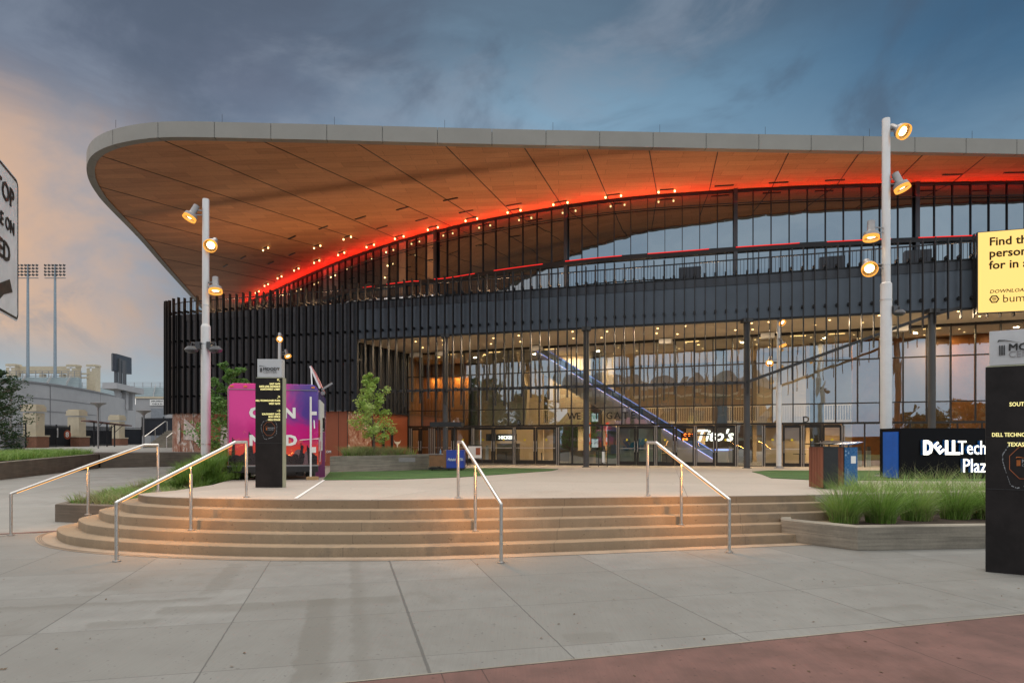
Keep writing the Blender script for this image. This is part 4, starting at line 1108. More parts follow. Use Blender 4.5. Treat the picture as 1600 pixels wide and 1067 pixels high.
for (x, y, s_), nm in zip(spots, names):
    p = on(x, y + 4, .27); mb = MB(); mb.cur = 0
    blades(mb, (p.x, p.y, .25), 280, .9 * s_, .14, .62, .0055, rb, 4); blades(mb, (p.x + rb.uniform(-.1, .1), p.y, .25), 220, .74 * s_ * rb.uniform(.8, 1.15), .20, .85, .0058, rb, 4)
    blades(mb, (p.x, p.y, .25), 240, .66 * s_, .22, .95, .0058, rb, 4)
    mb.cur = 1; blades(mb, (p.x, p.y, .25), 70, 1.08 * s_, .14, .62, .0028, rb, 4); blades(mb, (p.x, p.y, .25), 120, .46, .23, 1.2, .005, rb, 3)
    o = mb.build('grass_tuft', [M['blade'], M['blade_dry']], None, fix=False)
    tag(o, 'tall green grass, ' + nm, 'ornamental grass', 'grass tufts in the right planter')
# left planting bed between the steps and the driveway
lb0 = on(85, 812); 
poly = [(-9.2, 13.4), (-7.6, 13.05), (-7.2, 14.2), (-7.2, 15.6), (-8.35, 19.6), (-10.1, 27), (-11.7, 27), (-10.7, 20)]
t = thing('bed_kerb', 'low dark concrete kerb wall round the left planting bed beside the steps', 'planter', (-9.1, 12.4, 0))
mb, inn = walls(poly, .16, -.05, lambda x, y: .36 + max(0, (y - 13) * .014)); mb.build('wall', M['planter_dark'], t)
mb = MB(); mb.prism([(p.x, p.y) for p in inn], -.02, .30); mb.build('soil', M['soil'], t)
inn_l = inn
def inside(pt, poly):
    c = False; n = len(poly)
    for i in range(n):
        a, b_ = poly[i], poly[(i + 1) % n]
        if (a[1] > pt[1]) != (b_[1] > pt[1]) and pt[0] < (b_[0] - a[0]) * (pt[1] - a[1]) / (b_[1] - a[1]) + a[0]: c = not c
    return c
ip = [(p.x, p.y) for p in inn]
mb = MB()
k = 0
while k < 330:
    p = (rb.uniform(-11.5, -7), rb.uniform(12.9, 27))
    if not inside(p, ip): continue
    k += 1
    if p[1] > 16.5 and p[0] > -9.6: continue
    mb.cur = 1 if rb.random() < .45 else 0
    blades(mb, (p[0], p[1], .29), 34, .34 if p[1] < 17 else .42, .11, .9, .008, rb, 3)
tag(mb.build('meadow_grass', [M['blade'], M['blade_dry']], None, fix=False), 'short mixed green grasses filling the left planting bed', 'grass', kind='stuff')
def leaf_cloud(mb, c, rad, n, size, rnd, flat=.0):
    for _ in range(n):
        while True:
            q = V((rnd.uniform(-1, 1), rnd.uniform(-1, 1), rnd.uniform(-1, 1)))
            if q.length < 1: break
        q = q * (q.length ** -.35 if q.length > .05 else 1)
        p = V((c[0] + q.x * rad[0], c[1] + q.y * rad[1], c[2] + q.z * rad[2]))
        u = V((rnd.gauss(0, 1), rnd.gauss(0, 1), rnd.gauss(0, .6))).normalized(); w = u.cross(V((rnd.gauss(0, 1), rnd.gauss(0, 1), rnd.gauss(0, 1)))).normalized()
        s = size * rnd.uniform(.6, 1.25)
        mb.add([p - u * s, p + w * s * .45 - u * s * .1, p + u * s, p - w * s * .45 - u * s * .1], [(0, 1, 2, 3)])
def shrub(label, x, y, z, r, h, n, m, size=.05, group=None, fine=False):
    t = thing('shrub', label, 'shrub', (x, y, z), group)
    mb = MB()
    for k in range(16):
        a = rb.uniform(0, 6.28); rr_ = r * math.sqrt(rb.random()) * .75; zz = z + h * rb.uniform(.25, .9) * (1 - .35 * rr_ / r)
        c_ = (x + rr_ * math.cos(a), y + rr_ * math.sin(a), zz)
        if fine: blades(mb, (c_[0], c_[1], zz - .25), n // 16, .42, .16, .8, .009, rb, 2)
        else: leaf_cloud(mb, c_, (r * .32, r * .32, h * .22), n // 16, size, rb)
    mb.build('foliage', m, t, fix=False)
    mb = MB()
    for k in range(5): mb.tube([(x, y, z - .05), (x + rb.uniform(-.4, .4) * r, y + rb.uniform(-.4, .4) * r, z + h * .7)], [.02, .008], 5)
    mb.build('stem', M['bark'], t)
gh = 'bushy shrubs beside the pink van'
for (px, py, Y, r, h, lab) in ((318, 748, 17.6, .62, .95, 'fine leaved green shrub, nearest the handrail'), (336, 745, 18.4, .66, 1.05, 'fine leaved green shrub, second in the row'), (352, 742, 19.6, .64, 1.1, 'fine leaved green shrub touching the rear corner of the pink van'), (306, 738, 19.2, .6, .75, 'low fine leaved shrub at the foot of the tall lamp post'), (330, 734, 21.4, .6, 1.1, 'fine leaved shrub farthest back beside the pink van'), (375, 742, 20.6, .5, .6, 'small shrub half under the pink van')):
    p = at(px, py, Y); shrub(lab, p.x, p.y, .33, r * 1.2, h * 1.22, 2600, M['hedge'], .05, gh, True)
# middle planter
pa_, pb_ = onp(515.5, 737.5), onp(668, 734.2)
poly = [(pa_.x, pa_.y), (pb_.x, pb_.y), (pb_.x + .7, pb_.y + 2.3), (pa_.x + .3, pa_.y + 3.4)]
t = thing('concrete_planter', 'long pale concrete planter with a young tree on the turf', 'planter', (pa_.x, pa_.y, 0))
mb, inn = walls(poly, .16, .2, 1.0); mb.build('wall', M['planter'], t)
mb = MB(); mb.prism([(p.x, p.y) for p in inn], .2, .90); mb.build('soil', M['soil'], t)
mb = MB(); q = at(636, 721, 27.0); mb.bar((q.x - .33, q.y - .02, .86), (q.x + .33, q.y, .86), .09, .17); mb.build('seat_bracket', M['lamp_body'], t)
mb = MB(); ip = [(p.x, p.y) for p in inn]; k = 0
while k < 130:
    p = (rb.uniform(pa_.x, pb_.x + .7), rb.uniform(pa_.y - .5, pa_.y + 3.2))
    if not inside(p, ip): continue
    k += 1; mb.cur = 1 if rb.random() < .7 else 0
    blades(mb, (p[0], p[1], .89), 30, .62, .14, .8, .012, rb, 3)
tag(mb.build('planter_grass', [M['blade'], M['blade_dry']], None, fix=False), 'pale dry grasses filling the long concrete planter', 'grass', kind='stuff')

# ================================================================ trees
def tree(name, label, base, h, cz0, prof, n_limb, n_leaf, size, m, tr=.06, group=None, seed=1, lean=0.0):
    rnd = random.Random(seed); b0 = V(base)
    t = thing(name, label, 'tree', b0, group)
    mb = MB(); top = b0 + V((lean, 0, h * .93))
    mb.tube([b0 - V((0, 0, .1)), b0.lerp(top, .35) + V((.03, .02, 0)), b0.lerp(top, .7), top], [tr, tr * .8, tr * .5, tr * .15], 8)
    cr = MB(); tips = []
    for k in range(n_limb):
        f = (k + .5) / n_limb; z = cz0 + (h - cz0) * f * .96; R_ = prof(f) * rnd.uniform(.75, 1.15); a = k * 2.4 + rnd.uniform(-.5, .5)
        s = b0.lerp(top, max(.1, (z - .25 * R_) / (h * .95)))
        e = V((b0.x + lean * z / h + R_ * math.cos(a), b0.y + R_ * math.sin(a), b0.z + z + R_ * .25))
        mid = s.lerp(e, .5) + V((0, 0, -.04 * R_)); mb.tube([s, mid, e], [tr * .38, tr * .22, tr * .06], 5)
        for q, rr_ in ((e, .30), (s.lerp(e, .72) + V((0, 0, .05)), .32), (s.lerp(e, .42), .26)):
            tips.append((q, rr_ * max(.35, R_)))
        for _ in range(2):
            q = s.lerp(e, rnd.uniform(.4, .9)) + V((rnd.gauss(0, .2), rnd.gauss(0, .2), rnd.gauss(0, .14))) * R_; mb.tube([s.lerp(e, .4), q], [tr * .12, tr * .04], 4); tips.append((q, .22 * max(.4, R_)))
    for q, r_ in tips: leaf_cloud(cr, q, (r_ * 1.1, r_ * 1.1, r_ * .8), int(n_leaf / len(tips)), size, rnd)
    mb.build('trunk', M['bark'], t, smooth=True); cr.build('crown', m, t, fix=False)
    return t
p = at(586, 715, 28.6)
tree('maple_tree', 'young light green maple standing in the long concrete planter', (p.x, p.y, .85), 3.75, .8, lambda f: .95 * (1 - f) ** .7 * (.62 + .5 * min(1, f * 4)) + .08, 24, 4300, .064, M['leaf_light'], .05, None, 4, -.25)
p = at(360, 712, 25.5)
tree('oak_tree', 'bushy green tree behind the left side of the pink van', (p.x, p.y, .3), 4.35, .3, lambda f: 1.15 * (1 - f) ** .6 * (.7 + .5 * min(1, f * 3)) + .15, 26, 6500, .075, M['leaf_dark'], .06, None, 9)
p = at(-6, 700, 36.0)
tree('oak_tree', 'dark evergreen oak cut off by the left edge of the photo', (p.x, p.y, .8), 4.8, .4, lambda f: 1.55 * (1 - f) ** .5 * (.7 + .5 * min(1, f * 3)) + .15, 28, 7500, .075, M['leaf_deep'], .09, None, 12)

# ================================================================ lamp posts
def lamp_head(t, c, aim, size=1.0, on_=True, arm=None):
    """drum-shaped flood light: grey body, glowing ring and lens"""
    c = V(c); a = V(aim).normalized()
    q = a.to_track_quat('Z', 'Y').to_matrix().to_4x4(); Mx = Matrix.Translation(c) @ q @ Matrix.Scale(size, 4)
    mb = MB(); mb.lathe([(.0, -.36), (.085, -.36), (.09, -.12), (.10, -.10), (.17, -.06), (.18, 0), (.18, .06), (.165, .06), (.165, .02), (0, .018)], Mx, 20)
    if arm is not None:
        s = c - a * .22 * size; e = V(arm); mb.bar(s, (e.x, e.y, s.z), .03, .03); mb.bar(c - a * .05 * size, (e.x, e.y, s.z - .12), .025, .025)
    h = mb.build('lamp_head', M['lamp_body'], t, smooth=True)
    mb = MB(); mb.lathe([(.181, .02), (.185, .06), (.185, .11), (.172, .11), (.170, .03)], Mx, 20, cap=False); mb.build('lens_ring', M['lamp_ring'], h, smooth=True)
    mb = MB(); mb.lathe([(.17, .05), (.12, .022), (.10, .02)], Mx, 20, cap=False); mb.build('reflector', M['reflector'], h, smooth=True)
    mb = MB(); mb.lathe([(0, .045), (.08, .042), (.105, .03)], Mx, 20, cap=False); mb.build('lens', M['lamp_glow'], h)
M['reflector'] = mat('gold_reflector', (.75, .42, .12), .3, .8)
def lamp_post(label, x, y, z, heads, cams=(), top=8.0, joint=4.4, q=1.0):
    t = thing('lamp_post', label, 'lamp post', (x, y, z), 'pale lamp posts with swivel flood lights')
    mb = MB(); mb.lathe([(.13 * q, 0), (.13 * q, joint), (.128 * q, joint + .03), (.10 * q, joint + .07), (.10 * q, joint + .10)], Matrix.Translation((x, y, z)), 20)
    mb.lathe([(.098 * q, joint + .05), (.092 * q, top - .06), (.088 * q, top), (.0, top + .01)], Matrix.Translation((x, y, z)), 20); mb.build('pole', M['pole'], t, smooth=True)
    mb = MB(); mb.lathe([(.26 * q, 0), (.26 * q, .03), (.16 * q, .05), (.14 * q, .12)], Matrix.Translation((x, y, z + .005)), 20)
    for k in range(4): mb.tube([(x + .21 * q * math.cos(k * 1.57 + .8), y + .21 * q * math.sin(k * 1.57 + .8), z), (x + .21 * q * math.cos(k * 1.57 + .8), y + .21 * q * math.sin(k * 1.57 + .8), z + .1)], .02, 6)
    mb.build('base_flange', M['lamp_body'], t, smooth=True)
    for hz in (1.2, joint - .5, joint + .6):
        mb = MB(); mb.lathe([((.137 if hz < joint else .103) * q, hz), ((.137 if hz < joint else .103) * q, hz + .03)], Matrix.Translation((x, y, z)), 16); mb.build('pole_band', M['steel'], t, smooth=True)
    for dx, dz, aim in heads: lamp_head(t, (x + dx, y - .16 * q, z + dz), aim, q, True, (x, y, 0))
    for sx_, dz in cams:
        mb = MB(); mb.box((x + sx_ * .16 * q, y - .1, z + dz + .08), (.12, .16, .20)); mb.tube([(x + sx_ * .15, y - .1, z + dz + .12), (x + sx_ * .34, y - .14, z + dz + .16), (x + sx_ * .36, y - .14, z + dz)], .022, 8)
        mb.build('camera_bracket', M['cctv'], t)
        mb = MB(); Mx = Matrix.Translation((x + sx_ * .34, y - .14, z + dz - .04)) @ Matrix.Diagonal((1.5, 1, .75, 1)); mb.lathe([(0, .14), (.08, .12), (.125, .04), (.135, -.01), (.11, -.08), (.06, -.13), (0, -.14)], Mx, 16)
        mb.build('security_camera', M['cctv'], t, smooth=True)
    return t
S = 1040 / 14.6
Yp = 21.2; p = at(1384.5, 760, Yp); zb = plaza_z(Yp)
def hd(px, py, x0, Y, z0): q = at(px, py, Y); return (q.x - x0, q.z - z0)
lamp_post('tallest lamp post with four lit flood lights behind the plaza sign', p.x, p.y, zb,
          [(*hd(1409, 205, p.x, Yp - .2, zb), (.28, -.75, -.62)), (*hd(1408, 291, p.x, Yp - .2, zb), (.30, -.2, -.9)), (*hd(1361, 368, p.x, Yp - .2, zb), (-.06, -.12, -1)), (*hd(1358, 419, p.x, Yp - .2, zb), (-.22, -.75, -.62))], [(1, (690 - 490) * Yp / 1040 + EYE - zb)],
          (HZ - 186) * Yp / 1040 + EYE - zb, (HZ - 445) * Yp / 1040 + EYE - zb, 1.3)
p = at(321.5, 748, 19.0); zb = .32
lamp_post('lamp post with three flood lights and two dome cameras left of the pink van', p.x, p.y, zb,
          [(*hd(298, 338, p.x, 18.85, zb), (-.38, -.25, -.9)), (*hd(330, 383, p.x, 18.85, zb), (.05, -.8, -.6)), (*hd(337, 452, p.x, 18.85, zb), (.1, -.2, -1))], [(-1, (688 - 545) * 19 / 1040 + EYE - zb), (1, (688 - 545) * 19 / 1040 + EYE - zb)], 8.2, 4.55)
p = at(1217, 731, 34.0); zb = plaza_z(34)
lamp_post('slim lamp post at the edge of the right turf before the right hand doors', p.x, p.y, zb,
          [(*hd(1222, 503, p.x, 33.8, zb), (.3, -.6, -.75)), (*hd(1223, 538, p.x, 33.8, zb), (.3, -.2, -.95)), (*hd(1203, 566, p.x, 33.8, zb), (-.3, -.6, -.75))], (), 7.7, 4.3)
p = at(437, 729, 38.3); zb = plaza_z(38.3)
lamp_post('lamp post half hidden behind the left directory sign and the van', p.x, p.y, zb,
          [(*hd(437, 529, p.x, 38.1, zb), (0, -.8, -.6)), (*hd(449, 555, p.x, 38.1, zb), (.4, -.2, -.9))], (), 7.7, 4.3)

# ================================================================ directory signs
M['totem'] = mat('charcoal_sign_panel', (.015, .013, .013), .55, 0, .35, 3, spec=.2)
M['totem_head'] = mat('silver_sign_head', (.52, .53, .54), .4, .2, .05, 2)
def venue_logo(mb, Mx, s, dark):
    arc = [(-.02, .62), (.02, .72), (.25, .70), (.9, .52), (.30, .655), (.05, .665), (.0, .60)]
    mb.plate([(x * s, y * s) for x, y in arc], Mx, .006)
    for k in range(4): mb.plate([((.04 + k * .062) * s, 0), ((.075 + k * .062) * s, 0), ((.075 + k * .062) * s, .46 * s), ((.04 + k * .062) * s, .46 * s)], Mx, .006)
def totem(label, M0, wd, h, lines):
    t = thing('directory_sign', label, 'sign', M0.translation, 'tall directory signs on the plaza')
    hh = h * .852
    mb = MB(); mb.box((wd / 2, hh / 2 - .01, -.11), (wd, hh, .22), M0); mb.build('body', M['totem'], t)
    mb = MB(); mb.box((wd / 2 + .015, h - h * .074, -.11), (wd - .05, h * .148 - .02, .20), M0); mb.build('sign_head', M['totem_head'], t)
    mb = MB(); mb.box((wd + .012, hh / 2, -.11), (.02, hh, .19), M0); mb.box((wd / 2, hh - .004, -.11), (wd - .02, .02, .2), M0); mb.build('edge_trim', M['letter_edge'] if 'letter_edge' in M else M.setdefault('letter_edge', mat('pale_edge', (.35, .36, .25), .4)), t)
    mb = MB(); mb.box((wd / 2, h * .345, .002), (wd, .012, .004), M0); mb.box((wd / 2, h * .56, .002), (wd, .006, .004), M0); mb.build('panel_joint', M['black'], t)
    mb = MB(); Lg = M0 @ Matrix.Translation((wd * .16, h - h * .105, .002)); venue_logo(mb, Lg, wd * .34, True); mb.text('MOODY', Lg @ Matrix.Translation((wd * .13, wd * .065, 0)), wd * .155, .004, 'LEFT', .03, 1.05); mb.build('emblem', M['text_black'], t)
    mb = MB(); mb.text('CENTER', Lg @ Matrix.Translation((wd * .13, -wd * .04, 0)), wd * .14, .004, 'LEFT', 0, 1.0); mb.build('emblem_text', M['lamp_body'], t)
    mb = MB()
    for (body, y, sz) in lines:
        if body[0] == '>':
            a_ = {'>ul': R(135), '>ur': R(45), '>r': 0}[body]; Ar = M0 @ Matrix.Translation((wd * .87, y + sz * .3, .002)) @ Matrix.Rotation(a_, 4, 'Z')
            k = sz * .5; mb.plate([(-k, -.1 * k), (.3 * k, -.1 * k), (.3 * k, .1 * k), (-k, .1 * k)], Ar, .004); mb.plate([(.1 * k, -.75 * k), (.35 * k, -.75 * k), (k, 0), (.35 * k, .75 * k), (.1 * k, .75 * k), (.7 * k, 0)], Ar, .004)
        else: mb.text(body, M0 @ Matrix.Translation((wd * .93, y, .002)), sz, .004, 'RIGHT', .02, .80 if len(body) < 19 else .74)
    mb.build('direction_text', M['letter_yellow'], t)
    mb = MB(); Cm = M0 @ Matrix.Translation((wd * .52, h * .455, .002)); oc = []
    for k in range(8):
        a_ = R(22.5 + 45 * k); oc.append((wd * .23 * math.cos(a_), wd * .27 * math.sin(a_)))
    for k in range(8):
        a_, b_ = oc[k], oc[(k + 1) % 8]; mb.bar(Cm @ V((*a_, .002)), Cm @ V((*b_, .002)), .007, .004, up=(Cm.to_3x3() @ V((0, 0, 1))))
    mb.build('map_outline', M['map_orange'] if 'map_orange' in M else M.setdefault('map_orange', mat('map_orange', (.30, .09, .03), .5)), t)
    mb = MB(); rn = random.Random(3)
    pen = [(-.30, .02), (-.27, -.10), (-.2, -.34), (-.12, -.38), (.18, -.28), (.27, -.18), (.29, .12), (.22, .30), (.0, .33), (-.22, .26), (-.3, .12)]
    for k in range(len(pen)):
        a_, b_ = V(pen[k]) * wd * 1.0, V(pen[(k + 1) % len(pen)]) * wd * 1.0
        n_ = 7
        for i in range(n_):
            if rn.random() < .8:
                p0, p1 = a_.lerp(b_, i / n_), a_.lerp(b_, (i + .75) / n_); mb.bar(Cm @ V((p0.x, p0.y * 1.05, .002)), Cm @ V((p1.x, p1.y * 1.05, .002)), rn.choice((.004, .012)), .004, up=(Cm.to_3x3() @ V((0, 0, 1))))
    mb.text('MOODY', Cm @ Matrix.Translation((-wd * .06, 0, 0)), wd * .075, .004, 'LEFT', .03); mb.text('CENTER', Cm @ Matrix.Translation((-wd * .06, -wd * .06, 0)), wd * .06, .004, 'LEFT', 0)
    mb.build('map_print', M['map_grey'] if 'map_grey' in M else M.setdefault('map_grey', mat('map_grey', (.26, .28, .30), .5)), t)
    mb = MB(); venue_logo(mb, Cm @ Matrix.Translation((-wd * .13, -wd * .05, 0)), wd * .2, False); mb.build('map_emblem', M['map_orange2'] if 'map_orange2' in M else M.setdefault('map_orange2', mat('map_orange_bright', (.55, .16, .03), .5)), t)
    return t
p = onp(399, 761.5); q = at(441, 761, p.y + .02); wd = (q - p).x
h = 201.5 / 1040 * p.y; k = h / 201.5
yl = lambda py: (761.5 - py) * k
totem('tall black and silver directory sign in front of the pink van', frame((p.x, p.y, plaza_z(p.y) - .0), (1, .02, 0), (0, 0, 1)), wd, h,
      [('>ul', yl(595.5), .075), ('EAST GATE', yl(601), .056), ('SUITE LEVEL ENTRANCE', yl(605.1), .056), ('NORTHWEST LOBBY', yl(609.3), .056), ('>ur', yl(622), .075), ('DELL TECHNOLOGIES PLAZA', yl(627), .054), ('WEST GATE', yl(631.8), .056), ('>r', yl(643.2), .075), ('SOUTHWEST GATE', yl(648.2), .056), ('BOX OFFICE', yl(652.4), .056), ('HULU STAGE', yl(657), .056)])
p = on(1540, 893); wd = .78; h = 376 / 1040 * p.y; k = h / 376
yl = lambda py: (893 - py) * k
totem('tall black and silver directory sign cut off by the right edge', frame((p.x, p.y, 0), (.82, -.57, 0), (0, 0, 1)), wd, h,
      [('SOUTHWEST GATE', yl(635.5), .070), ('BOX OFFICE', yl(643), .070), ('HULU STAGE', yl(651), .070), ('>ur', yl(668), .09), ('DELL TECHNOLOGIES PLAZA', yl(682), .068), ('WEST GATE', yl(689), .070), ('TEXAS TEAM STORE', yl(697), .070)])
# small sign beside the van
p = at(494, 744, 20.6); t = thing('directory_sign', 'short directory sign with a magenta panel close behind the van', 'sign', p, 'tall directory signs on the plaza')
Mx = frame((p.x, p.y, plaza_z(p.y)), (.6, .8, 0), (0, 0, 1)); hh = 94 / 1040 * p.y
mb = MB(); mb.box((.13, hh * .38, -.06), (.42, hh * .76, .10), Mx); mb.build('lower_panel', mat('magenta_sign_panel', (.16, .02, .10), .35), t)
mb = MB(); mb.box((.13, hh * .88, -.06), (.42, hh * .24 - .02, .10), Mx); mb.build('sign_head', M['totem'], t)
mb = MB(); venue_logo(mb, Mx @ Matrix.Translation((0, hh * .82, .002)), .2, True); mb.text('MOODY', Mx @ Matrix.Translation((.02, hh * .79, .002)), .07, .004); mb.build('emblem', M['text_white'], t)

# ================================================================ plaza name sign
Yd = 18.9; x0 = at(1407, 0, Yd).x; zt = EYE + 19.3 * Yd / 1040; zb = plaza_z(19.4) - .02
t = thing('plaza_sign', 'long black sign block with lit white raised letters beside the grass planter', 'sign', (x0, Yd, zb))
W_ = 6.2; mb = MB(); sk = lambda a_: a_
Mx = frame((x0, Yd, 0), (1, .035, 0), (0, 0, 1))
mb.box((W_ / 2, (zt + zb) / 2, -.5), (W_, zt - zb, 1.0), Mx); mb.build('block', M['signblack'] if 'signblack' in M else M.setdefault('signblack', mat('gloss_black_sign', (.004, .004, .005), .4, spec=.12)), t)
mb = MB(); mb.box((-.012, (zt + zb) / 2 - .02, -.44), (.03, zt - zb - .16, .72), Mx); mb.build('end_panel', mat('cobalt_panel', (.012, .11, .50), .35), t)
sc_ = Yd / 1040
def lx(px): return at(px, 0, Yd).x - x0
def lz(py): return EYE + (HZ - py) * sc_
M['letter_side'] = mat('blue_letter_side', (.01, .12, .42), .4)
fr = MB(); sd = MB()
def raised(body, px, py, size, bold=0, xs=1.0, rot=0, al='LEFT'):
    F_ = Mx @ Matrix.Translation((lx(px), lz(py), .10)) @ Matrix.Rotation(rot, 4, 'Z')
    fr.text(body, F_ @ Matrix.Translation((0, 0, .012)), size, .012, al, bold, xs); sd.text(body, F_ @ Matrix.Translation((0, 0, -.05)), size, .10, al, bold, xs)
u_ = 21.6 * sc_ / .70
raised('D', 1439.0, 709.5, u_, .05, .66); raised('E', 1464.6, 709.8, u_ * .78, .045, .92, R(40)); raised('L', 1473.2, 709.5, u_, .04, .86); raised('L', 1484.2, 709.5, u_, .04, .86)
raised('Technologies', 1494.5, 709.5, u_ * 1.0, .0, .74)
raised('Plaza', 1501.5, 737.6, u_ * 1.0, .0, .80)
fr.build('letter_face', M['letter_white'], t); sd.build('letter_return', M['letter_side'], t)

# ================================================================ recycling bins
def bin_(label, px, py, wmat, sm, panel):
    p = onp(px, py); z = plaza_z(p.y); rz = R(17)
    t = thing('recycling_bin', label, 'bin', (p.x, p.y, z), 'twin slatted bins by the steps', rz)
    X = Matrix.Translation((p.x, p.y, z)) @ Matrix.Rotation(rz, 4, 'Z'); w = .37; h = .86
    mb = MB(); mb.box((0, 0, h / 2 + .02), (w, w, h), X); mb.build('body', sm, t)
    mb = MB()
    for k in range(5): mb.box((-w / 2 - .012, -w / 2 + .04 + k * .08, h / 2 + .02), (.022, .07, h - .02), X)
    mb.build('slat_side', M['slat'] if 'slat' in M else M.setdefault('slat', mat('stained_timber_slat', (.17, .055, .028), .55, 0, .35, 6, st=(1, 1, .1))), t)
    mb = MB(); n_ = 10; vs_ = []
    for i in range(n_ + 1):
        f = i / n_ * 2 - 1; zz = h + .075 + .03 * f * f * (1 if f > 0 else .4) + .02 * f
        for yy in (-.26, .26): vs_.append((f * .27, yy, zz))
    vs2 = [(a_, b_, c_ + .016) for a_, b_, c_ in vs_]; m_ = len(vs_)
    fs_ = []
    for i in range(n_): a_ = 2 * i; fs_ += [(a_, a_ + 1, a_ + 3, a_ + 2), (m_ + a_, m_ + a_ + 2, m_ + a_ + 3, m_ + a_ + 1), (a_, a_ + 2, m_ + a_ + 2, m_ + a_), (a_ + 1, m_ + a_ + 1, m_ + a_ + 3, a_ + 3)]
    mb.add(vs_ + vs2, fs_, X); 
    for sx_ in (-.12, .12): mb.tube([X @ V((sx_, 0, h)), X @ V((sx_, 0, h + .09))], .015, 6)
    mb.build('lid', M['black'] if not panel else M['binblue'], t, smooth=True)
    if panel:
        mb = MB(); mb.box((0, -w / 2 - .008, h / 2 + .02), (w - .02, .012, h - .01), X); mb.build('blue_panel', M['binblue'], t)
        mb = MB(); mb.box((.06, -w / 2 - .016, h * .70), (.13, .004, .16), X); mb.build('notice', M['text_white'], t)
        Fx = X @ frame((-.13, -w / 2 - .017, h * .62), (1, 0, 0), (0, 0, 1)); mb = MB()
        for k in range(3): mb.plate([(-.02 + .05 * math.cos(k * 2.1), .2 + .05 * math.sin(k * 2.1)), (.03 + .05 * math.cos(k * 2.1), .2 + .05 * math.sin(k * 2.1)), (.005 + .05 * math.cos(k * 2.1), .25 + .05 * math.sin(k * 2.1))], Fx, .003)
        mb.text('recycle', Fx @ Matrix.Translation((.05, -.3, 0)) @ Matrix.Rotation(R(90), 4, 'Z'), .06, .003); mb.build('bin_print', mat('pale_blue_print', (.25, .42, .6), .5), t)
    return t
M['binblue'] = mat('gloss_blue_panel', (.02, .12, .30), .28)
bin_('slatted timber bin with a black side, left of two', 1288, 763, None, M['black'], False)
bin_('slatted timber bin with a blue recycling panel, right of two', 1319, 760, None, M['black'], True)

# ================================================================ big screen on the facade
u = (1527 - 800) / FPX; X0 = u * 37.3 / (1 + .3115 * u); Wd = 5.6; Y0 = 37.3 - .3115 * X0
zT = EYE + (HZ - 363) * Y0 / 1040; zB = EYE + (HZ - 490) * Y0 / 1040; Hd = zT - zB
t = thing('video_screen', 'bright yellow advertising screen fixed to the fins at the right', 'screen', (X0, Y0, zB))
Mx = frame((X0, Y0, zB), TF, (0, 0, 1)); kx = Hd / 127.0
mb = MB(); mb.box((Wd / 2, Hd / 2, -.10), (Wd, Hd, .20), Mx); mb.build('cabinet', M['black'], t)
def screen_mat():
    m, nt, N, L = nodes('advert_display'); N.remove(N['Principled BSDF']); e = N.new('ShaderNodeEmission')
    e.inputs[0].default_value = (1.0, .66, .20, 1); e.inputs[1].default_value = 1.28; L.new(e.outputs[0], N['Material Output'].inputs[0]); return m
mb = MB(); mb.add([(.03, .03, .006), (Wd - .03, .03, .006), (Wd - .03, Hd - .03, .006), (.03, Hd - .03, .006)], [(0, 1, 2, 3)], Mx); mb.build('display', screen_mat(), t)
mb = MB()
def st(body, px, py, size, **k): mb.text(body, Mx @ Matrix.Translation(((px - 1527) * kx * 1.04, (490 - py) * kx, .008)), size * kx, .004, **k)
st('Find the', 1542, 385.5, 18.0, bold=.03); st('person', 1542, 403.5, 18.0, bold=.03); st('for in a', 1542, 422, 18.0, bold=.03)
st('DOWNLOAD', 1542.5, 459.5, 7.6, bold=.02, shear=.2, xs=1.1); st('bumble', 1559, 474.5, 17, bold=.0)
Hx = Mx @ Matrix.Translation((22.5 * kx, 21 * kx, .008)); hexp = [(7.0 * kx * math.cos(R(60 * k)), 6.6 * kx * math.sin(R(60 * k))) for k in range(6)]
for yy, ww in ((2.2, 5), (0, 7), (-2.2, 5)): pass
outer = hexp; inner = [(x * .68, y * .68) for x, y in hexp]
for k in range(6): mb.plate([outer[k], outer[(k + 1) % 6], inner[(k + 1) % 6], inner[k]], Hx, .004)
for yy, ww in ((1.9, 2.6), (0, 3.2), (-1.9, 2.2)): mb.plate([(-ww * kx, (yy - .55) * kx), (ww * kx, (yy - .55) * kx), (ww * kx, (yy + .55) * kx), (-ww * kx, (yy + .55) * kx)], Hx, .004)
mb.build('screen_text', mat('screen_dark_text', (.05, .035, .02), .9, spec=0), t)

# ================================================================ bar cart
p0 = onp(671, 735.5); p1 = onp(697.5, 735.6); p2 = at(724.5, 735, p1.y - .1); z = plaza_z(p1.y) + .02; k = p1.y / 1040
t = thing('bar_cart', 'black canopied bar cart with a brown side and a blue front on the turf', 'cart', (p1.x, p1.y, z))
W1 = (p1 - p0).x; W2 = (p2 - p1).x; Hc = 33 * k; yy = p1.y + .5
mb = MB(); mb.box((p0.x + W1 * .40, yy, z + .12 + (Hc - .30) / 2), (W1 * .8, .95, Hc - .42), ); mb.box((p0.x + W1 * .9, yy, z + Hc / 2 + .04), (W1 * .2, .98, Hc - .16)); mb.build('brown_side', mat('walnut_laminate', (.22, .105, .045), .5, 0, .2, 5), t)
mb = MB(); mb.box(((p1.x + p2.x) / 2, yy - .02, z + Hc / 2 + .04), (W2, 1.0, Hc - .14)); mb.build('blue_front', mat('royal_blue_panel', (.025, .06, .36), .4), t)
mb = MB(); mb.box(((p0.x + p2.x) / 2, yy, z + .08), (W1 + W2 + .06, 1.02, .06))
for dx in (.12, W1 + .1, W1 + W2 - .12):
    for dy in (-.38, .38): mb.tube([(p0.x + dx - .03, yy + dy, z + .05), (p0.x + dx + .03, yy + dy, z + .05)], .055, 12)
mb.build('wheeled_base', M['black'], t)
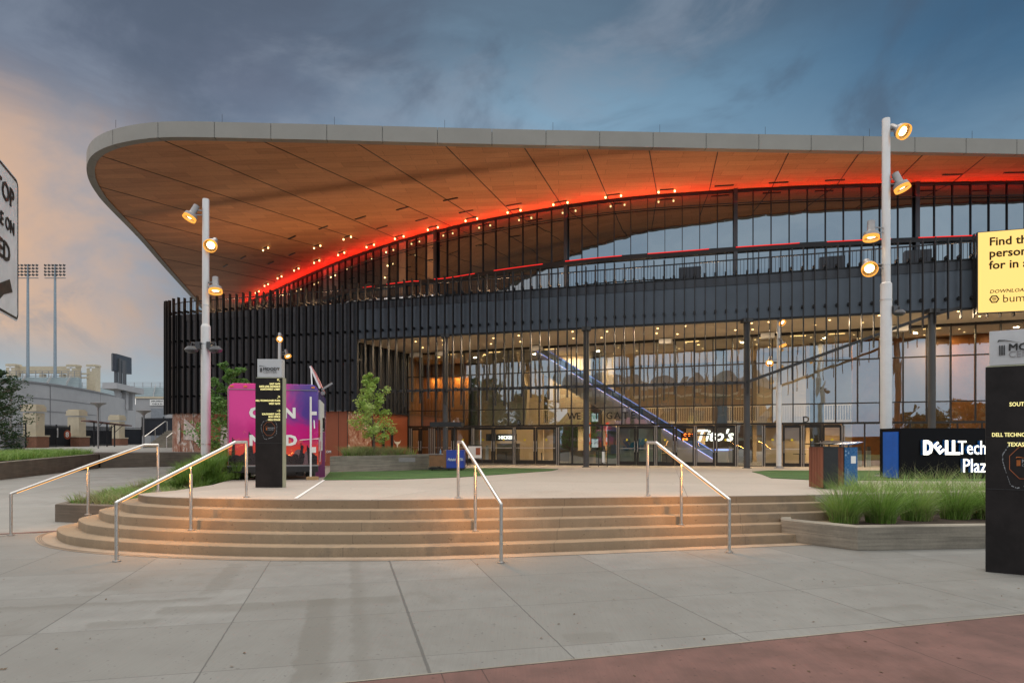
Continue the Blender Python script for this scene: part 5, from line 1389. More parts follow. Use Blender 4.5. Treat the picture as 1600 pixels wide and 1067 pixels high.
mb = MB(); mb.box((p0.x + W1 * .40, yy, z + Hc - .215), (W1 * .8 + .04, 1.0, .03)); mb.build('counter', M['lamp_body'], t)
Zc = (735.5 - 660) * k; Cx = at(696, 0, p1.y).x
mb = MB(); mb.box((Cx + .02, yy, z + Zc - .10), (49.5 * k, 1.25, .20)); mb.build('canopy', M['black_metal'], t)
for px in (684, 710):
    for dy in (-.42, .42):
        mb = MB(); X = at(px, 0, p1.y).x; mb.bar((X, yy + dy, z + .1), (X, yy + dy, z + Zc - .2), .05, .05); mb.build('canopy_post', M['black'], t)
mb = MB(); Fx = frame((p1.x + .06, yy - .53, z + .42), (1, 0, 0), (0, 0, 1)); mb.text('Michelob', Fx, .17, .006, 'LEFT', .01, .55, .25); mb.text('ULTRA', Fx @ Matrix.Translation((.42, 0, 0)), .17, .006, 'LEFT', .01, .48); mb.build('cart_text', M['text_white'], t)
mb = MB(); mb.plate([(.37, -.1), (.41, -.1), (.41, .2), (.37, .2)], Fx, .005); mb.build('red_ribbon', mat('ribbon_red', (.5, .02, .03), .5), t)
q = at(687.5, 0, p1.y); t = thing('water_bottle', 'clear blue bottle standing on the bar cart counter', 'bottle', (q.x, yy - .3, z + Hc - .2))
mb = MB(); mb.lathe([(0, 0), (.035, 0), (.035, .13), (.014, .17), (.014, .19)], Matrix.Translation((q.x, yy - .3, z + Hc - .198)), 12); mb.build('body', mat('blue_bottle', (.2, .4, .65), .15), t, smooth=True)
mb = MB(); mb.lathe([(.016, .19), (.016, .21), (0, .21)], Matrix.Translation((q.x, yy - .3, z + Hc - .198)), 10); mb.build('cap', M['white'], t)
# small things near the doors
for px, Y, lab in ((742, 42.0, 'right of the bar cart'), ):
    p = at(px, 0, Y); t = thing('queue_board', 'white notice board on a black frame before the glass ' + lab, 'sign', (p.x, p.y, plaza_z(Y)))
    z = plaza_z(Y); mb = MB(); mb.box((p.x, p.y, z + .85), (.85, .05, .75)); mb.build('board', M['white'], t)
    mb = MB(); mb.box((p.x + .2, p.y - .03, z + .9), (.28, .02, .45)); mb.build('print', mat('rust_print', (.3, .08, .03), .6), t)
    mb = MB()
    for dx in (-.45, .45): mb.bar((p.x + dx, p.y, z), (p.x + dx, p.y, z + 1.3), .05, .05)
    mb.bar((p.x - .45, p.y, z + 1.28), (p.x + .45, p.y, z + 1.28), .05, .05); mb.build('frame', M['black'], t)
p = at(942, 0, 38.0); z = plaza_z(38.0); t = thing('stanchion_sign', 'black sign stand with a white poster right of the round column', 'sign', (p.x, p.y, z))
mb = MB()
for dx in (-.25, .25): mb.bar((p.x + dx, p.y, z), (p.x + dx, p.y, z + .92), .04, .04)
mb.bar((p.x - .25, p.y, z + .9), (p.x + .25, p.y, z + .9), .04, .04); mb.bar((p.x - .25, p.y, z + .25), (p.x + .25, p.y, z + .25), .03, .03); mb.build('stand', M['black'], t)
mb = MB(); mb.box((p.x + .02, p.y - .02, z + .56), (.14, .02, .62)); mb.build('poster', M['white'], t)

# ================================================================ the van
def wrap_mat():
    """printed wrap: magenta and violet print above, orange-red with dark crowd shapes below"""
    m, nt, N, L = nodes('van_wrap'); b = N['Principled BSDF']
    tc = N.new('ShaderNodeTexCoord'); s = N.new('ShaderNodeSeparateXYZ'); L.new(tc.outputs['Object'], s.inputs[0])
    x, y, z = s.outputs; P = tc.outputs['Object']
    n1 = noise(nt, P, 1.6, 4, .6, .6); n2 = noise(nt, P, 5, 4, .6)
    xx = mth(nt, 'ADD', x, mth(nt, 'MULTIPLY', mth(nt, 'SUBTRACT', n1, .5), .9))
    zz = mth(nt, 'ADD', z, mth(nt, 'MULTIPLY', mth(nt, 'SUBTRACT', n1, .5), .8))
    c = mixc(nt, smooth(nt, xx, 1.2, 2.1), (.80, .035, .30), (.10, .05, .30))
    c = mixc(nt, smooth(nt, zz, 1.9, 1.35), c, (.62, .01, .22))
    c = mixc(nt, smooth(nt, zz, 1.25, .85), c, (.80, .06, .035))
    c = mixc(nt, smooth(nt, zz, .62, .40), c, (.86, .13, .04))
    c = mixc(nt, mth(nt, 'MULTIPLY', smooth(nt, n2, .58, .66), mth(nt, 'MULTIPLY', smooth(nt, z, 1.5, 1.2), .35)), c, (.95, .30, .10))
    L.new(c, b.inputs['Base Color']); b.inputs['Roughness'].default_value = .22; b.inputs['Coat Weight'].default_value = .4; return m
M['wrap'] = wrap_mat()
pL = at(355, 750, 18.4); rz = R(13); zv = plaza_z(18.9)
t = thing('promo_van', 'box van wrapped in pink and violet print parked behind the directory sign', 'van', (pL.x, pL.y, zv), None, rz)
X = Matrix.Translation((pL.x, pL.y, zv)) @ Matrix.Rotation(rz, 4, 'Z'); BW, BL, B0, B1 = 2.42, 4.6, .38, 2.70
def vpart(mb, name, m, par=None, **k):
    o = mb.build(name, m, None, **k); o.parent = par or t; 
    if par is None: o.matrix_parent_inverse = t.matrix_basis.inverted()
    else: o.matrix_parent_inverse = Matrix.Identity(4)
    return o
# box body with rounded top edges, modelled in its own frame
mb = MB(); r_ = .2; prof = [(0, B0), (BW, B0)]
for k in range(6): a_ = R(90 * k / 5); prof.append((BW - r_ + r_ * math.cos(a_), B1 - r_ + r_ * math.sin(a_)))
for k in range(6): a_ = R(90 + 90 * k / 5); prof.append((r_ + r_ * math.cos(a_), B1 - r_ + r_ * math.sin(a_)))
n_ = len(prof); vs_ = [(x, 0.05, z) for x, z in prof] + [(x, BL, z) for x, z in prof]; ins_ = [(BW / 2 + (x - BW / 2) * .985, 0, (B0 + B1) / 2 + (z - (B0 + B1) / 2) * .985) for x, z in prof]
mb.add(vs_, [(i, (i + 1) % n_, n_ + (i + 1) % n_, n_ + i) for i in range(n_)] + [tuple(range(n_, 2 * n_))])
mb.add(vs_[:n_] + ins_, [(i, (i + 1) % n_, n_ + (i + 1) % n_, n_ + i) for i in range(n_)] + [tuple(range(n_, 2 * n_))])
o = MB(); 
body = mb.build('box_body', M['wrap'], None, smooth=True); body.parent = t
def local(mb, name, m, par=None, **k): o = mb.build(name, m, None, **k); o.parent = par or t; return o
mb = MB(); mb.box((BW / 2, -.01, B1 - .17), (BW - .05, .02, .015)); mb.box((BW / 2, -.008, B0 + .02), (BW, .03, .05)); mb.box((BW * .605, -.006, (B0 + B1) / 2 - .1), (.012, .012, B1 - B0 - .3)); mb.box((.035, -.006, 1.5), (.012, .012, 2.1)); local(mb, 'rear_trim', M['lamp_body'], body)
mb = MB()
for x in (.12, .47, BW - .14): mb.box((x, -.015, B1 - .09), (.09, .03, .035))
local(mb, 'marker_lamp', mat('amber_lens', (.8, .25, .02), .3), body)
mb = MB()
for x in (1.52, 1.40): mb.box((x, -.015, B1 - .22), (.06, .03, .03))
local(mb, 'marker_lamp', mat('red_lens', (.45, .02, .02), .3), body)
mb = MB(); k = 18.6 / 1040
Fv = lambda x, z: frame((x, -.014, z), (1, 0, 0), (0, 0, 1))
def vz(py): return (745.5 - py) * k - .06
for ch_, vx_, vy_ in (('G', .57, 644.5), ('N', 1.48, 644.5), ('M', .57, 687.5), ('D', 1.52, 687.5)):
    mb = MB(); mb.text(ch_, Fv(vx_, vz(vy_)), 16.2 * k / .72, .008, 'LEFT', .06, 1.08); local(mb, 'van_letter', M['text_white'], body)
for c_, s_ in (((2.30, -.008, vz(637)), (.16, .01, .10)), ((2.30, -.01, vz(695)), (.12, .012, .16))):
    mb = MB(); mb.box(c_, s_); local(mb, 'van_sticker', M['text_white'], body)
mb = MB(); rn = random.Random(8)                  # printed crowd silhouettes along the foot of the rear face
for kx_ in range(26):
    x = .05 + kx_ * .092; h_ = rn.uniform(.10, .32); r_ = rn.uniform(.07, .13)
    mb.cur = rn.choice((0, 0, 1)); cx = x; 
    pts_ = [(cx - r_ * 1.3, 0)] + [(cx + r_ * math.cos(R(200 - 22 * i)), h_ + r_ * math.sin(R(200 - 22 * i))) for i in range(11)] + [(cx + r_ * 1.3, 0)]
    pts_ = [(min(BW - .03, max(.03, a_)), b_) for a_, b_ in pts_]
    mb.plate(pts_, frame((0, -.004 - .0012 * (kx_ % 5), B0 + .05), (1, 0, 0), (0, 0, 1)), .001)
for x, hh_, sl in ((.14, .62, .03), (.66, .78, -.06), (.52, .42, .05), (1.9, .46, .08), (2.2, .4, -.05)):
    mb.cur = 0; Fc = frame((0, -.0115, B0 + .05), (1, 0, 0), (0, 0, 1)); r2 = .045
    mb.plate([(x - .05, 0), (x + .06, 0), (x + .03 + sl, hh_), (x - .03 + sl, hh_)], Fc, .001)
    mb.plate([(x + sl + r2 * math.cos(R(30 * q)), hh_ + .03 + r2 * 1.25 * math.sin(R(30 * q))) for q in range(12)], frame((0, -.0127, B0 + .05), (1, 0, 0), (0, 0, 1)), .001)
    mb.plate([(x + sl - .035, hh_ + .05), (x + sl - .012, hh_ + .05), (x + sl - .02, hh_ + .15), (x + sl - .04, hh_ + .14)], frame((0, -.0139, B0 + .05), (1, 0, 0), (0, 0, 1)), .001)
local(mb, 'printed_crowd', [mat('print_black', (.018, .012, .015), .3), mat('print_grey', (.16, .09, .10), .3)], body)
mb = MB(); mb.box((BW / 2, .05, .30), (BW - .02, .22, .16)); mb.box((BW / 2, .3, .22), (BW * .5, .5, .12)); local(mb, 'bumper', M['black'])
mb = MB(); mb.box((BW / 2, BL / 2, .36), (.9, BL - .2, .10)); mb.box((BW * .72, .55, .18), (.5, .5, .16)); local(mb, 'chassis', M['black'])
for x in (.28, BW - .28):
    for y in (1.0, 5.4):
        mb = MB(); Wm = Matrix.Translation((x, y, .385)) @ Matrix.Rotation(R(90), 4, 'Y'); mb.lathe([(.2, -.13), (.36, -.13), (.385, -.09), (.385, .09), (.36, .13), (.2, .13)], Wm, 24); wh = local(mb, 'wheel', M['asphalt'], None, smooth=True)
        mb = MB(); mb.lathe([(0, .09), (.12, .1), (.2, .12), (.2, -.12), (.12, -.1), (0, -.09)], Wm, 18); local(mb, 'rim', M['steel'], wh, smooth=True)
mb = MB(); cab = [(BL + .02, .45), (BL + .02, 2.15), (BL + .5, 2.15), (BL + 1.0, 1.45), (BL + 1.9, 1.25), (BL + 1.95, .45)]
mb.add([(.15, y, z) for y, z in cab] + [(BW - .15, y, z) for y, z in cab], [tuple(range(6)), tuple(range(6, 12))[::-1]] + [(i, (i + 1) % 6, 6 + (i + 1) % 6, 6 + i) for i in range(6)]); local(mb, 'cab', M['wrap'])
mb = MB(); mb.add([(.3, BL + .53, 2.1), (BW - .3, BL + .53, 2.1), (BW - .3, BL + 1.0, 1.5), (.3, BL + 1.0, 1.5)], [(0, 1, 2, 3)]); mb.box((BW - .14, BL + .4, 1.75), (.01, .6, .5)); local(mb, 'window', M['panel_black'])
mb = MB(); mb.box((BW + .012, 1.7, 1.55), (.02, 2.5, 1.5)); local(mb, 'serving_hatch', M['white'])
mb = MB(); mb.box((BW + .015, .35, 1.45), (.02, .35, .5)); local(mb, 'side_notice', mat('red_side_print', (.5, .04, .04), .4))
# raised hatch panel with its stay
mb = MB(); a0, a1 = V((BW + .02, .55, B1 - .05)), V((BW + .02, 3.2, B1 - .05)); off = V((-.28, 0, .62))
mb.add([a0, a1, a1 + off, a0 + off, a0 + V((.04, 0, .02)), a1 + V((.04, 0, .02)), a1 + off + V((.04, 0, .02)), a0 + off + V((.04, 0, .02))], [(0, 1, 2, 3), (7, 6, 5, 4), (0, 4, 5, 1), (1, 5, 6, 2), (2, 6, 7, 3), (3, 7, 4, 0)]); hp = local(mb, 'raised_hatch', mat('pink_hatch', (.62, .22, .24), .35))
mb = MB(); mb.bar(a0 + off + V((0, -.03, 0)), a0 + V((0, -.03, 0)) - V((.0, 0, .02)), .05, .05); mb.bar(a0 + off * .9 + V((0, -.05, 0)), V((BW - .1, -.06, 1.45)), .03, .03); local(mb, 'hatch_stay', M['white'], hp)
mb = MB(); mb.bar((BW + .05, .7, B1 - .1), (BW + .35, .9, B1 + .12), .03, .05); mb.box((BW + .1, .6, B1 - .2), (.1, .1, .1)); local(mb, 'side_lamp', M['lamp_body'])
mb = MB(); mb.tube([(BW - .5, -.05, 1.12), (BW + .02, -.05, 1.16)], .012, 6); mb.tube([(BW + .03, .2, .5), (BW + .07, .2, 1.1)], .02, 6); local(mb, 'grab_handle', M['steel'])
# white pole on a wooden block beside the van
p = at(485.5, 749, 18.75); z = plaza_z(p.y); t = thing('banner_pole', 'white pole standing on a wooden block at the rear corner of the van', 'pole', (p.x, p.y, z))
kk = p.y / 1040; mb = MB(); mb.tube([(p.x, p.y, z + .08), (p.x, p.y, z + (746.5 - 617) * kk)], .028, 10); mb.build('pole', M['white'], t, smooth=True)
mb = MB(); mb.box((p.x + .05, p.y, z + .045), (.28, .24, .09)); mb.build('block', mat('pine_block', (.42, .27, .13), .7, var=.2), t)

# ================================================================ road sign at the left edge
p1, up_ = V((-3.26, 4.4, 2.42)), V((0, 0, 1)); rt = V((-.39, .92, 0)).normalized()
# sign plane runs away from the viewer towards p1 and faces right
Wd, Hd = .76, .93; O = p1 - rt * Wd; Mx = frame(O, rt, up_)
t = thing('stop_sign_plate', 'white STOP HERE ON RED road sign cut off by the left edge', 'road sign', O)
def rrect(w, h, r, x=0, y=0):
    pts = []
    for cx, cy, a0 in ((w - r, r, -90), (w - r, h - r, 0), (r, h - r, 90), (r, r, 180)):
        for k in range(6): a_ = R(a0 + 18 * k); pts.append((x + cx + r * math.cos(a_), y + cy + r * math.sin(a_)))
    return pts
mb = MB(); mb.plate(rrect(Wd, Hd, .05), Mx @ Matrix.Translation((0, 0, -.006)), .004); mb.build('plate', mat('retroreflective_white', (.70, .71, .72), .4), t)
mb = MB(); o_ = rrect(Wd - .02, Hd - .02, .045, .01, .01); i_ = rrect(Wd - .05, Hd - .05, .032, .025, .025)
for k in range(len(o_)): a_ = (k + 1) % len(o_); mb.add([(*o_[k], 0), (*o_[a_], 0), (*i_[a_], 0), (*i_[k], 0)], [(0, 1, 2, 3)], Mx)
mb.text('STOP', Mx @ Matrix.Translation((Wd - .11, Hd - .22, 0)), .165, .002, 'RIGHT', .03, 1.15)
mb.text('HERE ON', Mx @ Matrix.Translation((Wd - .10, Hd - .39, 0)), .115, .002, 'RIGHT', .02, 1.05)
mb.text('RED', Mx @ Matrix.Translation((Wd - .19, Hd - .59, 0)), .165, .002, 'RIGHT', .03, 1.2)
mb.plate([(.22, .10), (.38, .18), (.56, .24), (.62, .17), (.44, .12), (.30, .04), (.33, .0), (.14, .01), (.18, .15)], Mx, .001); mb.build('sign_text', M['text_black'], t)
mb = MB(); c_ = O + rt * (Wd * .42); mb.bar((c_.x - .03, c_.y - .01, 0), (c_.x - .03, c_.y - .01, 3.4), .05, .04); mb.build('sign_post', M['steel'], t)
# ================================================================ left background
def gz(y): return .78 + .004 * (y - 29)
# retaining walls
a, b_ = on(-300, 790), on(154, 731.5)
t = thing('retaining_wall', 'long low concrete planter wall at the left edge of the driveway', 'wall', (a.x, a.y, 0))
mb = MB(); A = V((-40, 12.0, 0)); A = V((-19.2, 20.0, 0)); B_ = V((b_.x, b_.y, 0)); d = (B_ - A).normalized(); n_ = V((-d.y, d.x, 0))
pA = A - d * 12
pts = [pA, B_, B_ + n_ * .3, pA + n_ * .3]; mb.prism([(p.x, p.y) for p in pts], -.1, lambda x, y: .70 + .0115 * (y - 28.4)); mb.build('wall', M['planter_dark'], t)
mb = MB(); pts = [pA - n_ * .012, B_ - n_ * .012 , B_ + n_ * .312, pA + n_ * .312]; mb.prism([(p.x, p.y) for p in pts], lambda x, y: .702 + .0115 * (y - 28.4), lambda x, y: .74 + .0115 * (y - 28.4)); mb.build('coping', M['planter'], t)
t = thing('retaining_wall', 'dark stained concrete wall across the end of the driveway', 'wall', (-24.6, 43, 0))
C_ = V((-19.0, 44.3, 0)); mb = MB(); D_ = B_ + V((-.05, .3, 0)); d2_ = (C_ - D_).normalized(); n2_ = V((-d2_.y, d2_.x, 0))
mb.prism([(p.x, p.y) for p in (D_, C_, C_ + n2_ * .3, D_ + n2_ * .3)], -.1, .86); mb.build('wall', M['planter_dark'], t)
mb = MB(); rr_ = random.Random(31); mb.cur = 0
for k in range(900):
    f = rr_.random() ** .7; p = A.lerp(B_, .15 + .85 * f) + n_ * rr_.uniform(.35, 3.6)
    blades(mb, (p.x, p.y, gz(p.y) - .02), 11, .52, .16, .8, .014, rr_, 2)
tag(mb.build('ground_cover', [M['blade'], M['blade_dry']], None, fix=False), 'low green ground cover filling the planter left of the driveway', 'ground cover', kind='stuff')
# gate piers
piers = [(53, 632, 682, 697, 64, 'nearest the left edge'), (120, 640, 683, 699, 73, 'in the middle of three'), (183, 648.5, 685, 700, 84, 'beside the stairs, smallest of three')]
pts_p = []
for px, yt, yb, y0, Y, lab in piers:
    p = at(px, y0, Y); z0 = gz(Y) - .05; zt = EYE + (HZ - yt) * Y / 1040; zb = EYE + (HZ - yb) * Y / 1040; w_ = 1.42; pts_p.append(p)
    t = thing('gate_pier', 'cream stone gate pier on a brick base, ' + lab, 'pier', (p.x, p.y, z0), 'stone piers of the stadium fence')
    mb = MB(); mb.box((p.x, p.y, (zb + zt - .8) / 2), (w_ * .86, w_ * .86, zt - .8 - zb)); mb.build('shaft', M['limestone'], t)
    mb = MB(); mb.box((p.x, p.y, zt - .62), (w_ * 1.05, w_ * 1.05, .10)); mb.box((p.x, p.y, zt - .36), (w_, w_, .42)); mb.box((p.x, p.y, zt - .08), (w_ * .85, w_ * .85, .16)); mb.build('capital', M['limestone'], t)
    mb = MB(); mb.box((p.x, p.y, (z0 + zb) / 2), (w_ * 1.22, w_ * 1.22, zb - z0)); mb.build('brick_base', M['brick'], t)
    mb = MB(); mb.box((p.x, p.y, zb + .06), (w_ * 1.3, w_ * 1.3, .14)); mb.build('base_cap', M['limestone'], t)
def fence(label, a, b, h, dens=.16, screen=None):
    a, b = V(a), V(b); L_ = (b - a).length; d = (b - a).normalized(); t = thing('fence', label, 'fence', a, 'black fences by the stadium')
    mb = MB(); k = 0
    for k in range(int(L_ / dens)): p = a + d * (k * dens); mb.bar(p, p + V((0, 0, h)), .03, .03)
    for z in (.2, h - .25, h - .02): mb.bar(a + V((0, 0, z)), b + V((0, 0, z)), .04, .05)
    mb.build('picket_panel', M['fence'], t)
    n_ = max(1, int(L_ / 3))
    for k in range(n_ + 1): p = a + d * (L_ * k / n_); mb = MB(); mb.bar(p, p + V((0, 0, h + .15)), .10, .10); mb.build('post', M['fence'], t)
    if screen:
        mb = MB(); q = V((d.y, -d.x, 0)) * -.05; mb.add([a + q + V((0, 0, .1)), b + q + V((0, 0, .1)), b + q + V((0, 0, h * screen)), a + q + V((0, 0, h * screen))], [(0, 1, 2, 3)]); mb.build('windscreen', M['navy'], t)
g0 = at(-60, 697, 58); fz = lambda p: V((p.x, p.y, gz(p.y)))
P1, P2, P3 = pts_p
q0 = at(-40, 700, 58)
fence('black picket fence left of the first stone pier', fz(q0), fz(at(40, 697, 63)), 2.25)
fence('black fence with dark screen between the first and second stone piers', fz(at(65, 697, 65)), fz(at(109, 699, 72)), 2.2, .16, .95)
fence('black gates between the second and third stone piers', fz(at(131, 698, 74)), fz(at(174, 700, 82)), 2.3, .16, .8)
fence('black fence between the third stone pier and the stairs', fz(at(192, 700, 85)), fz(at(221, 699, 88)), 2.3, .16, .9)
fence('dark screened fence along the landing above the stairs', V(at(222, 681, 86)), V(at(290, 681, 84)), 2.3, .2, .97)
p = at(88.5, 676, 68.5); t = thing('fence_notice', 'white notice on the fence between the first two stone piers', 'sign', p)
mb = MB(); mb.box(p, (.30, .03, .95)); mb.build('plate', M['white'], t); mb = MB(); mb.box(p + V((0, -.02, .0)), (.16, .02, .5)); mb.build('print', M['lamp_body'], t)
p = at(105.5, 679, 69.5); t = thing('round_notice', 'round rust red sign on the fence beside the second stone pier', 'sign', p)
mb = MB(); mb.lathe([(0, 0), (.44, 0), (.44, .03), (0, .03)], Matrix.Translation(p) @ Matrix.Rotation(R(90), 4, 'X') @ Matrix.Diagonal((.85, 1.1, 1, 1)), 20); mb.build('plate', mat('rust_sign', (.30, .07, .035), .5), t)
mb = MB(); mb.text('8', frame(p + V((0, -.05, -.24)), (1, 0, 0), (0, 0, 1)), .75, .01, 'CENTER', .01); mb.build('print', M['text_white'], t)
# stairs beside the dark wall
t = thing('stair_flight', 'wide pale concrete stairs rising to the screened landing behind the driveway', 'steps', at(245, 700, 66))
mb = MB()
for k in range(12): c = at(250, 700 , 64 + k * .62); zz = gz(64) + .15 * (k + 1); mb.box((c.x, c.y + 4, (gz(64) + zz) / 2 - .1), (3.9, 8 + .0, zz - gz(64) + .2))
mb = MB()
x0, x1 = at(226, 0, 64).x, at(285, 0, 64).x
for k in range(12): zz = gz(64) + .145 * (k + 1); mb.box(((x0 + x1) / 2, 64 + k * .36 + 6, zz / 2), (x1 - x0, 12, zz))
mb.build('flight', M['planter'], t)
for px in (226, 262):
    t = thing('stair_handrail', 'thin steel handrail on the far stairs, ' + ('left of two' if px < 240 else 'right of two'), 'handrail', at(px, 690, 64), 'steel handrails of the far stairs'); mb = MB()
    xa = at(px, 0, 64).x; z0 = gz(64); mb.tube([(xa, 63.8, z0), (xa, 63.8, z0 + 1.0), (xa + .1, 67.6, z0 + 2.65), (xa + .1, 68.0, z0 + 2.65), (xa + .1, 68.0, z0 + 1.7)], .045, 8); mb.build('rail', M['steel'], t, smooth=True)
    mb = MB(); mb.tube([(xa + .05, 65.8, z0 + .8), (xa + .05, 65.8, z0 + 1.85)], .035, 6); mb.build('post', M['steel'], t)
# small lamp posts
for px, yt, y0, Y, lab in ((153.5, 629, 702, 60, 'standing before the gates'), (224.5, 641, 706, 62, 'at the foot of the far stairs'), (17, 606, 696, 50, 'beside the dark oak at the left edge')):
    p = at(px, y0, Y); z0 = gz(Y); zt = EYE + (HZ - yt) * Y / 1040; t = thing('path_lamp', 'grey path lamp with a flat round head ' + lab, 'lamp post', (p.x, p.y, z0), 'grey path lamps by the stadium')
    mb = MB(); mb.tube([(p.x, p.y, z0), (p.x, p.y, zt - .5)], .075, 10); mb.build('pole', M['lamp_body'], t, smooth=True)
    mb = MB(); mb.lathe([(.09, -.7), (.10, -.45), (.28, -.25), (.62, -.10), (.66, -.03), (.2, .02), (0, .03)], Matrix.Translation((p.x, p.y, zt)), 18); mb.build('lamp_head', M['lamp_body'], t, smooth=True)
# shelter canopy in front of the gates
t = thing('shelter', 'thin flat shelter roof on slim posts before the gates', 'shelter', at(166, 700, 70)); mb = MB()
a, b_ = at(133, 657.2, 70), at(199.5, 665.2, 74); mb.bar(a, b_, 1.6, .10); mb.build('roof', mat('rust_brown_roof', (.12, .05, .04), .5), t)
for f in (.2, .5, .68): q = a.lerp(b_, f); mb = MB(); mb.bar((q.x, q.y, gz(q.y)), q, .10, .10); mb.bar(q - V((0, 0, .9)), q + V((1.0, 0, -.05)), .05, .05); mb.build('post', M['fence'], t)
# utility cabinet
p = at(14, 702, 44); t = thing('utility_cabinet', 'grey metal utility cabinet behind the planting at the left edge', 'cabinet', (p.x, p.y, .8)); z0 = .82
mb = MB(); mb.box((p.x, p.y, z0 + .5), (1.5, .8, 1.0)); mb.build('body', M['lamp_body'], t)
mb = MB(); mb.box((p.x, p.y, z0 + 1.02), (1.6, .9, .06)); mb.build('lid', M['lamp_body'], t)
mb = MB(); mb.box((p.x + .35, p.y - .41, z0 + .5), (.7, .02, .85)); mb.build('door', M['cctv'], t)

# ---- stadium
def wp(px, py, Y): return at(px, py, Y)
topl = [(-160, 575, 70), (-80, 584, 77), (10, 593, 87), (100, 603.5, 98), (170, 617, 117), (200, 627.5, 139), (225, 642, 185), (243, 654.5, 252)]
wpts = smooth_curve([at(x, y, Y) for x, y, Y in topl], 8)
t = thing('stadium', 'grey panelled stadium wall curving away behind the stone piers', 'stadium', (wpts[20].x, wpts[20].y, 0))
mb = MB(); n_ = len(wpts); ztop = lambda i: wpts[i].z
mb.add([(p.x, p.y, 0) for p in wpts] + [(p.x, p.y, p.z) for p in wpts] + [(p.x - .3, p.y + 1.2, p.z) for p in wpts] + [(p.x - .3, p.y + 1.2, 0) for p in wpts], [(r * n_ + i, r * n_ + i + 1, (r + 1) * n_ + i + 1, (r + 1) * n_ + i) for r in range(3) for i in range(n_ - 1)])
mb.build('wall', M['stadium'], t, smooth=True)
mb = MB()
for f in (.2, .4, .6, .78):
    for i in range(n_ - 1):
        p, q = wpts[i], wpts[i + 1]; mb.bar((p.x + .02, p.y - .05, p.z * f), (q.x + .02, q.y - .05, q.z * f), .06, .10)
for i in (10, 14, 22, 30):
    p = wpts[i]; mb.bar((p.x + .03, p.y - .05, 0), (p.x + .03, p.y - .05, p.z), .06, .12)
for i in range(n_ - 1):
    p, q = wpts[i], wpts[i + 1]; mb.bar((p.x, p.y - .02, p.z), (q.x, q.y - .02, q.z), .3, .25)
mb.build('wall_joint', mat('wall_joint_grey', (.2, .2, .21), .8), t)
def stand(label, x0, x1, ya, Ya, yb, Yb, rows):
    t = thing('bleacher', label, 'bleacher', at((x0 + x1) / 2, ya, Ya), 'metal bleachers of the stadium'); mb = MB(); rl = MB()
    za, zb_ = EYE + (HZ - ya) * Ya / 1040, EYE + (HZ - yb) * Yb / 1040
    for k in range(rows):
        f = k / (rows - 1); Y = Ya + (Yb - Ya) * f; z = za + (zb_ - za) * f; xl, xr = at(x0, 0, Y).x, at(x1, 0, Y).x
        mb.cur = k % 2; mb.box(((xl + xr) / 2, Y, z - .2), (xr - xl, (Yb - Ya) / rows * 1.02, .4)); mb.box(((xl + xr) / 2, Y, z + .2), (xr - xl, .35, .10))
    mb.build('seat_row', [M['seat_metal'], mat('bench_shade', (.32, .38, .40), .5)], t)
    xl, xr = at(x0, 0, Yb).x, at(x1, 0, Yb).x
    for k in range(13): x = xl + (xr - xl) * k / 12; rl.bar((x, Yb + .6, zb_), (x, Yb + .6, zb_ + 1.7), .12, .12)
    for z in (.6, 1.15, 1.7): rl.bar((xl, Yb + .6, zb_ + z), (xr, Yb + .6, zb_ + z), .08, .10)
    for k in (3, 7, 10):                          # aisle rails
        xa = at(x0 + (x1 - x0) * k / 12, 0, Ya).x; xb = at(x0 + (x1 - x0) * k / 12 + 8, 0, Yb).x
        for z in (.5, 1.0): rl.bar((xa, Ya, za + z), (xb, Yb, zb_ + z), .10, .12)
    rl.build('railing', M['lamp_body'], t)
stand('upper metal bleacher below the light towers', 2, 124, 606, 128, 591, 150, 14)
stand('wide metal bleacher right of the cream pillars', 100, 262, 645, 175, 606, 205, 18)
def tpillar(label, x0, x1, yt, yb, Y):
    p = at((x0 + x1) / 2, yb, Y); w_ = (x1 - x0) * Y / 1040; zt = EYE + (HZ - yt) * Y / 1040; zb = EYE + (HZ - yb) * Y / 1040 - 4
    t = thing('stadium_pillar', label, 'pillar', (p.x, p.y, zb), 'cream pillars with a T emblem'); mb = MB(); mb.box((p.x, p.y, (zb + zt) / 2), (w_ * .92, w_ * .9, zt - zb)); mb.box((p.x, p.y, zt - .3), (w_ * 1.02, w_, .4)); mb.build('shaft', M['limestone'], t)
    mb = MB(); mb.box((p.x, p.y - w_ * .47, zt - .75), (w_ * .9, .1, .32)); mb.box((p.x, p.y - w_ * .47, zt - 1.2), (w_ * .18, .1, .9)); mb.build('emblem', M['white'], t)
tpillar('cream pillar with a white T at the left end of the beam', 14, 29, 569, 592, 156)
tpillar('cream pillar with a white T at the right end of the beam', 108, 123, 570, 604, 156)
tpillar('cream pillar with a white T standing alone', 139, 153.5, 570, 604, 158)
t = thing('stadium_beam', 'long cream beam spanning between two pillars behind the light towers', 'beam', at(70, 580, 157)); mb = MB(); a, b_ = at(29, 578, 157), at(108, 578, 157); mb.bar(a, b_, 1.4, 1.55); mb.build('beam', M['limestone'], t)
mb = MB()
for px in (67, 98): q = at(px, 590, 157); mb.bar((q.x, q.y, q.z - 3), (q.x, q.y, q.z + .8), 1.0, 1.0)
mb.bar(at(123, 584, 157), at(139, 584, 157), .3, .35); mb.bar(at(123, 590, 157), at(139, 590, 157), .3, .3); mb.build('support', M['limestone'], t)
